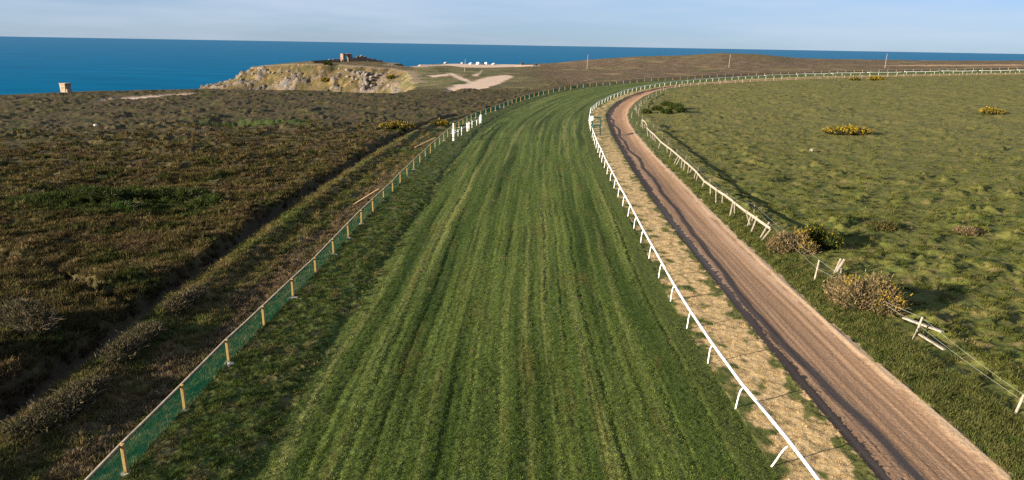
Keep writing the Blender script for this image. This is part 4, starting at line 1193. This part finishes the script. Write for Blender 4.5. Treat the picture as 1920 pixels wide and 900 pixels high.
def leaf_cloud(cen, rad, n, size, cols, wts, up=0.3, seed=0, shell=(.72, 1.18)):
    """n small leaf-sized quads spread through lumps; cen/rad are lists of ellipsoids"""
    r_ = np.random.default_rng(seed)
    cen = np.array(cen); rad = np.array(rad)
    k = r_.choice(len(cen), n, p=(rad.prod(1) ** .6) / (rad.prod(1) ** .6).sum())
    d = r_.normal(size=(n, 3)); d /= np.linalg.norm(d, axis=1)[:, None]
    d[:, 2] = np.where(d[:, 2] < -.25, -d[:, 2], d[:, 2])
    q = (r_.uniform(shell[0], shell[1] - .08, n) + (r_.random(n) < .14) * r_.uniform(0, .38, n)) * (1 + .22 * pn(d[:, 0] * 2.3 + k * 3.1, d[:, 1] * 2.3 + d[:, 2] * 2, seed + 5))
    p = cen[k] + d * rad[k] * q[:, None]
    # narrow spiky sprays that point outwards and up
    ax = d * .8 + r_.normal(size=(n, 3)) * .55 + np.array([0, 0, up + .35]); ax /= np.linalg.norm(ax, axis=1)[:, None]
    t = np.cross(ax, r_.normal(size=(n, 3))); t /= np.linalg.norm(t, axis=1)[:, None]
    s = size * r_.uniform(.5, 1.5, n)[:, None]
    v = np.stack([p - ax * s * .6 - t * s * .20, p - ax * s * .6 + t * s * .20, p + ax * s * .8 + t * s * .07, p + ax * s * .8 - t * s * .07], 1).reshape(-1, 3)
    f = np.arange(4 * n).reshape(n, 4)
    cl = np.array(cols)[r_.choice(len(cols), n, p=np.array(wts) / sum(wts))] * r_.uniform(.55, .95, n)[:, None]
    return v, f, cl, p

def twigs(cen, rad, n, length, r0, seed=0, arch=.5):
    r_ = random.Random(seed); mb = MB()
    for _ in range(n):
        k = r_.randrange(len(cen)); a = r_.uniform(0, 6.28); q = math.sqrt(r_.random())
        p = Vector((cen[k][0] + rad[k][0] * q * math.cos(a), cen[k][1] + rad[k][1] * q * math.sin(a), cen[k][2] + rad[k][2] * .35 * r_.random()))
        d = Vector((math.cos(a) * r_.uniform(.1, .9), math.sin(a) * r_.uniform(.1, .9), 1)).normalized(); L_ = length * r_.uniform(.6, 1.3)
        pts = [p]
        for i in range(4):
            d = (d + Vector((r_.uniform(-.25, .25), r_.uniform(-.25, .25), -arch * .5))).normalized(); pts.append(pts[-1] + d * L_ / 4)
        mb.tube(pts, [r0, r0 * .9, r0 * .7, r0 * .55, r0 * .4], 3, cap=False)
    return mb

GREEN = ([(.030, .048, .012), (.048, .070, .018), (.075, .085, .025)], [3, 4, 2])
STRAW = ([(.27, .195, .105), (.20, .145, .080), (.125, .098, .050), (.075, .080, .028)], [4, 4, 3, 2])
OLIVE = ([(.060, .064, .022), (.095, .085, .032), (.140, .105, .048)], [3, 3, 2])
YEL = ([(.44, .31, .014), (.34, .23, .014), (.50, .38, .04)], [3, 2, 2])

def bush(name, label, cat, x, y, w, dpt, h, pal, n, leaf, flower=0.0, flower_where=None, twig=0, twig_len=.5, lumps=5, seed=1, group=None, rz=0.0, twig_r=.009, core=True):
    r_ = random.Random(seed)
    f = thing(name, label, cat, (x, y, ground(x, y)), rz, group)
    cen, rad = [], []
    for i in range(lumps):
        t = (i + .5) / lumps * 2 - 1
        lw = w / 2 / max(1, lumps ** .45) * r_.uniform(.8, 1.25)
        hh = h * (1 - .35 * abs(t) ** 1.5) * r_.uniform(.75, 1.05)
        cen.append((t * (w / 2 - lw * .6) + r_.uniform(-.1, .1) * w, r_.uniform(-.5, .5) * (dpt / 2), hh * .28)); rad.append((lw, min(dpt / 2, lw) * r_.uniform(.8, 1.1), hh * .72))
    v, fc, cl, _ = leaf_cloud(cen, rad, int(n * 1.9), leaf, pal[0], pal[1], seed=seed)
    link('foliage', mesh_from('foliage', v, fc, M_LEAF, False, face_col=cl), f)['kind'] = 'stuff'
    if core:  # opaque dark lumps added inside the leaves to block seeing through the bush
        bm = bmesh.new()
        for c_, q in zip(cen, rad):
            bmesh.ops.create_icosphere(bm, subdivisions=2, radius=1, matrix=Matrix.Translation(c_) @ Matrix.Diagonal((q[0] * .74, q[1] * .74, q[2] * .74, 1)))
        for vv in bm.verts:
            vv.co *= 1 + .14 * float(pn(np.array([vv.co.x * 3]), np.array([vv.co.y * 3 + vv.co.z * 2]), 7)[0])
        me = bpy.data.meshes.new('dark_core'); bm.to_mesh(me); bm.free(); me.materials.append(M_CORE); link('dark_core', me, f)['kind'] = 'stuff'
    if flower:
        v, fc, cl, p = leaf_cloud(cen, rad, int(n * flower * 1.2), leaf * .8, YEL[0], YEL[1], seed=seed + 50, shell=(1.0, 1.3))
        key = fbm(p[:, 0] * 1.1, p[:, 1] * 1.1 + p[:, 2], seed, 2)
        keep = (key > -.12) & (p[:, 2] > .25 * h)
        if flower_where is not None: keep &= flower_where(p / np.array([w / 2, dpt / 2, h]))
        fc = np.arange(4 * keep.sum()).reshape(-1, 4)
        if len(fc):
            link('flowers', mesh_from('flowers', v.reshape(-1, 4, 3)[keep].reshape(-1, 3), fc, M_FLOWER, False, face_col=cl[keep]), f)['kind'] = 'stuff'
    if twig > 18:
        twigs(cen, rad, twig, twig_len, twig_r, seed).build('stems', M_TWIG, f)['kind'] = 'stuff'
    return f

BP = B_PTS
bush('gorse_bush', 'straw-coloured half-dead gorse with yellow flowers at the end of the leaning rail fence', 'gorse bush', 22.5, 58.6, 3.8, 2.6, 1.75, STRAW, 3600, .13, .30, lambda p: p[:, 0] > .15, 90, .5, 5, 11)
bush('gorse_bush', 'dark green gorse with a few yellow flowers, behind the straw-coloured one at the fence end', 'gorse bush', 25.2, 60.4, 3.3, 3.0, 2.15, GREEN, 3600, .12, .10, None, 30, .4, 4, 12)
bush('gorse_bush', 'largest straw-coloured gorse with yellow flowers at its right end, beside the gallop', 'gorse bush', 22.5, 45.6, 5.0, 3.2, 2.15, STRAW, 6500, .12, .28, lambda p: (p[:, 0] > .45) | ((abs(p[:, 0] + .25) < .22) & (p[:, 2] > .6)), 160, .6, 7, 13, rz=-.75)
bush('gorse_bush', 'low straw-topped gorse alone in the paddock grass at the far right', 'gorse bush', 41.8, 66.6, 2.5, 1.8, .75, STRAW, 1300, .13, 0, None, 40, .4, 4, 14)
bush('gorse_bush', 'low dark olive gorse mound in the paddock, right of the green gorse', 'gorse bush', 33.8, 67.0, 3.4, 2.2, .75, OLIVE, 1600, .13, 0, None, 20, .4, 5, 15)
bush('gorse_bush', 'wide yellow-flowering gorse in the middle of the paddock', 'gorse bush', 64.1, 145, 8.2, 4.5, 1.5, OLIVE, 2600, .26, .75, None, 20, .6, 7, 16)
bush('gorse_bush', 'yellow-flowering gorse near the right edge of the picture, smaller than the wide one', 'gorse bush', 115.7, 184.6, 4.9, 3.4, 1.5, OLIVE, 1500, .26, .8, None, 8, .6, 4, 17)
bush('gorse_bush', 'small bright yellow gorse against the far rail on the right', 'gorse bush', 146, 309, 6.5, 4, 1.5, OLIVE, 900, .4, 1.0, None, 0, .6, 4, 18)
bush('gorse_bush', 'small green and yellow gorse left of the bright one by the far rail', 'gorse bush', 138.5, 311, 4.2, 3, 1.3, OLIVE, 600, .4, .35, None, 0, .6, 3, 19)
for i, (bx_, by_, w_, h_, lab) in enumerate([(36.0, 190, 2.6, 1.2, 'left rear shrub of the dark clump inside the bend'), (36.6, 181.8, 2.8, 1.3, 'rounded dark shrub nearest the camera in the clump inside the bend'),
                                              (41.0, 192.5, 3.4, 2.0, 'tallest and darkest shrub of the clump inside the bend'), (40.7, 202, 3.6, 1.1, 'low spreading shrub at the back of the dark clump inside the bend'),
                                              (40.6, 184, 3.0, 1.1, 'low dark shrub on the right of the clump inside the bend'), (31.9, 182, 2.3, 1.0, 'small shrub left of the dark clump, next to the broken rail fence')]):
    bush('dark_shrub', lab, 'shrub', bx_, by_, w_, w_ * .8, h_, GREEN, 700, .24, 0, None, 6, .5, 3, 30 + i, 'dark shrubs inside the bend')
bush('gorse_bush', 'flat yellow-flowering gorse on the heath beside the footpath', 'gorse bush', -21.3, 138.5, 5.4, 3.6, 1.15, OLIVE, 1600, .24, .7, None, 8, .5, 5, 40)
bush('gorse_bush', 'smaller yellow-topped gorse between the footpath and the white barrier', 'gorse bush', -15.0, 149.6, 3.2, 2.4, 1.2, OLIVE, 1000, .24, .7, lambda p: p[:, 0] > -.2, 8, .5, 3, 41)
for i, (bx_, by_, w_, h_, lab) in enumerate([(-45, 69.5, 6.0, .9, 'leftmost sprawl of dark green gorse on the heath'), (-40.5, 70.5, 5.5, .95, 'second from the left of the dark green gorse sprawls on the heath'),
                                              (-36.3, 72, 5.0, .9, 'middle sprawl of dark green gorse on the heath'), (-32.5, 73, 5.5, .9, 'fourth from the left of the dark green gorse sprawls on the heath'),
                                              (-29.0, 70.3, 3.8, .9, 'rightmost sprawl of dark green gorse, nearest the footpath'), (-35.6, 66.8, 2.2, .7, 'small bright green gorse in front of the dark sprawls')]):
    bush('gorse_sprawl', lab, 'gorse bush', bx_, by_, w_, 3.4, h_, GREEN if i < 5 else ([(.045, .085, .018), (.06, .11, .025)], [1, 1]), 2000, .15, 0, None, 70, .75, 6, 50 + i, 'gorse sprawls on the left heath', twig_r=.010)
HAIRY = ([(.140, .110, .074), (.105, .084, .054), (.080, .072, .034), (.055, .060, .022)], [3, 3, 3, 2])
bush('bramble_thicket', 'large grey-brown bramble thicket on the left of the footpath', 'bramble', -26.0, 37.0, 3.8, 5.0, 1.5, HAIRY, 3600, .11, 0, None, 420, .8, 6, 60, twig_r=.0055)
bush('bramble_thicket', 'dark bramble thicket at the left edge beside the shaded footpath', 'bramble', -26.3, 31.6, 3.6, 4.5, 1.5, HAIRY, 3000, .11, 0, None, 300, .8, 6, 61, twig_r=.0055)
for i, (bx_, by_, w_, l_, h_, lab) in enumerate([(-19.7, 36.0, 4.8, 1.5, .7, 'tangle of dry bramble on the bank, nearest the crossing of the paths'), (-19.3, 29.5, 5.2, 1.6, .7, 'tangle of dry bramble on the bank close to the bottom left corner'),
                                                  (-19.8, 42.5, 4.6, 1.4, .55, 'low rusty bramble on the bank, third from the camera')]):
    bush('dry_bramble', lab, 'bramble', bx_, by_, w_, l_, h_, HAIRY, 2400, .10, 0, None, 70, .6, 7, 70 + i, 'brambles on the footpath bank', rz=1.55, twig_r=.0055)
bush('gorse_bush', 'bright yellow gorse at the foot of the castle headland, left one', 'gorse bush', -97, 388, 4.5, 3.5, 1.8, OLIVE, 500, .5, 1.1, None, 0, .6, 3, 80)
bush('gorse_bush', 'dark yellow gorse at the foot of the castle headland, right of the boulders', 'gorse bush', -61, 378, 4.2, 3.2, 2.2, GREEN, 500, .5, .6, None, 0, .6, 3, 81)
bush('dark_shrub', 'dark green shrub on the slope below the castle ditch', 'shrub', -99, 404, 5.0, 3.0, 1.6, GREEN, 500, .5, 0, None, 0, .6, 3, 82)

# ---------------------------------------------------------------- uncountable ground cover: clumps scattered as instances
def clump(name, blades, h, spread, width, cols, wts, seed, curl=.5):
    r_ = np.random.default_rng(seed)
    vs, fs, cl = [], [], []
    for _ in range(blades):
        a = r_.uniform(0, 6.28); q = math.sqrt(r_.random()) * spread * .6
        p = np.array([q * math.cos(a), q * math.sin(a), -.04]); out = np.array([math.cos(a), math.sin(a), 0]) * r_.uniform(.1, 1) * curl * (q / spread + .25)
        L_ = h * r_.uniform(.55, 1.15); sd_ = np.array([-math.sin(a + r_.normal() * .7), math.cos(a + r_.normal() * .7), 0]) * width * r_.uniform(.6, 1.3)
        m_ = p + np.array([0, 0, L_ * .6]) + out * L_ * .5; t_ = p + np.array([0, 0, L_]) * r_.uniform(.75, 1) + out * L_ * 1.3
        b0 = len(vs); vs += [p - sd_ * .5, p + sd_ * .5, m_ + sd_ * .4, m_ - sd_ * .4, t_ + sd_ * .1, t_ - sd_ * .1]
        fs += [(b0, b0 + 1, b0 + 2, b0 + 3), (b0 + 3, b0 + 2, b0 + 4, b0 + 5)]
        c_ = np.array(cols[r_.choice(len(cols), p=np.array(wts) / sum(wts))]) * r_.uniform(.8, 1.2); cl += [c_, c_]
    return mesh_from(name, np.array(vs), np.array(fs), leaf_mat(name + '_leaf', .30), False, face_col=np.array(cl))

def scatter(name, pts, tint, scl, proto_mesh):
    """one ground-cover object: points that carry an instanced clump"""
    proto = bpy.data.objects.new(name + '_clump', proto_mesh)
    me = bpy.data.meshes.new(name); n = len(pts)
    me.vertices.add(n); me.vertices.foreach_set('co', np.asarray(pts, np.float32).ravel())
    a = me.attributes.new('sc', 'FLOAT', 'POINT'); a.data.foreach_set('value', np.asarray(scl, np.float32))
    a = me.attributes.new('ground_tint', 'FLOAT_COLOR', 'POINT'); a.data.foreach_set('color', np.c_[tint, np.ones(n)].astype(np.float32).ravel())
    a = me.attributes.new('rz', 'FLOAT_VECTOR', 'POINT')
    r_ = np.random.default_rng(len(pts)); rot = np.stack([r_.normal(0, .12, n), r_.normal(0, .12, n), r_.uniform(0, 6.28, n)], 1)
    a.data.foreach_set('vector', rot.astype(np.float32).ravel())
    o = bpy.data.objects.new(name, me); COL.objects.link(o); o['kind'] = 'stuff'
    ng = bpy.data.node_groups.new(name, 'GeometryNodeTree')
    ng.interface.new_socket('Geometry', in_out='INPUT', socket_type='NodeSocketGeometry')
    ng.interface.new_socket('Geometry', in_out='OUTPUT', socket_type='NodeSocketGeometry')
    N = ng.nodes; gi = N.new('NodeGroupInput'); go = N.new('NodeGroupOutput')
    ip = N.new('GeometryNodeInstanceOnPoints'); oi = N.new('GeometryNodeObjectInfo'); oi.inputs['Object'].default_value = proto
    oi.inputs['As Instance'].default_value = True
    s1 = N.new('GeometryNodeInputNamedAttribute'); s1.data_type = 'FLOAT'; s1.inputs['Name'].default_value = 'sc'
    s2 = N.new('GeometryNodeInputNamedAttribute'); s2.data_type = 'FLOAT_VECTOR'; s2.inputs['Name'].default_value = 'rz'
    l = ng.links
    l.new(gi.outputs[0], ip.inputs['Points']); l.new(oi.outputs['Geometry'], ip.inputs['Instance'])
    l.new(s1.outputs['Attribute'], ip.inputs['Scale']); l.new(s2.outputs['Attribute'], ip.inputs['Rotation'])
    l.new(ip.outputs['Instances'], go.inputs[0])
    md = o.modifiers.new('scatter', 'NODES'); md.node_group = ng
    return o

def pick(mask, n, power=1.0, rmax=1e9, rmin=0, seed=0):
    """ground vertices of a surface, thinned so that cover gets sparser with distance"""
    idx = np.where(mask & (gr < rmax) & (gr > rmin) & (np.abs(np.arctan2(gx, gy)) < math.radians(50)))[0]
    r_ = np.random.default_rng(seed)
    # a grid cell covers about r^3 of ground: weight turns that into cover that falls off as 1/r^(power)
    w = gr[idx] ** (2 - power) * np.clip((rmax - gr[idx]) / (0.5 * rmax), 0.02, 1); w /= w.sum()
    k = r_.choice(idx, min(n, len(idx)), replace=False, p=w)
    return np.stack([gx[k], gy[k], z[k]], 1), gr[k], k

heather = in_heath & ~in_path & ~bank_all & (sand_all < 0)
BL = [(1.5, 1.4, 1.35), (1.15, 1.1, 1.05), (.9, .9, .85)]
def cover(name, mask, n, power, rmax, seed, scale, grow, *cl):
    P_, r_k, k_ = pick(mask, n, power, rmax, 12, seed)
    scatter(name, P_, alb[k_], rng.uniform(.5, 1.15, len(P_)) * scale * (1 + r_k / grow), clump(name, *cl))
cover('heather', heather, 13000, 1.3, 160, 1, 1.0, 160, 44, .30, .34, .045, BL, [3, 3, 2], 3, .8)
cover('moor_grass', heather, 2600, 1.4, 150, 2, 1.0, 160, 32, .42, .22, .020, [(1.8, 1.65, 1.7), (1.3, 1.2, 1.2), (1, 1, 1)], [2, 3, 3], 5, 1.1)
cover('bank_grass', bank_all, 6000, .6, 150, 4, 1.0, 200, 34, .28, .20, .020, [(1.7, 1.5, 1.5), (1.1, 1.1, 1.1), (.9, .9, .9)], [2, 3, 3], 6, 1.1)
cover('pasture_grass', in_padd & (tus_all > 0.12), 4000, 1.4, 190, 5, 1.0, 150, 34, .22, .22, .020, [(1.2, 1.15, 1.15), (1.0, 1.02, 1.0), (.9, .92, .9)], [2, 3, 3], 8, 1.1)
cover('track_side_grass', in_padd & (sT < 3.2), 5000, .9, 130, 8, 1.0, 200, 34, .24, .20, .020, [(1.6, 1.4, 1.5), (1.1, 1.1, 1.1), (.85, .9, .85)], [2, 3, 3], 12, 1.1)
cover('cut_straw', in_verge, 1800, .8, 120, 6, 1.0, 200, 34, .07, .20, .014, BL, [3, 3, 2], 10, 2.6)
cover('rough_grass', in_turf & rough_all, 3500, .8, 120, 7, 1.0, 120, 34, .16, .18, .018, BL, [2, 3, 2], 11, 1.2)
cover('course_grass', in_turf & ~rough_all, 34000, 1.0, 150, 9, 1.0, 130, 34, .075, .20, .016, [(1.65, 1.6, 1.6), (1.3, 1.3, 1.25), (1.0, 1.02, 1.0)], [2, 3, 2], 13, 1.3)
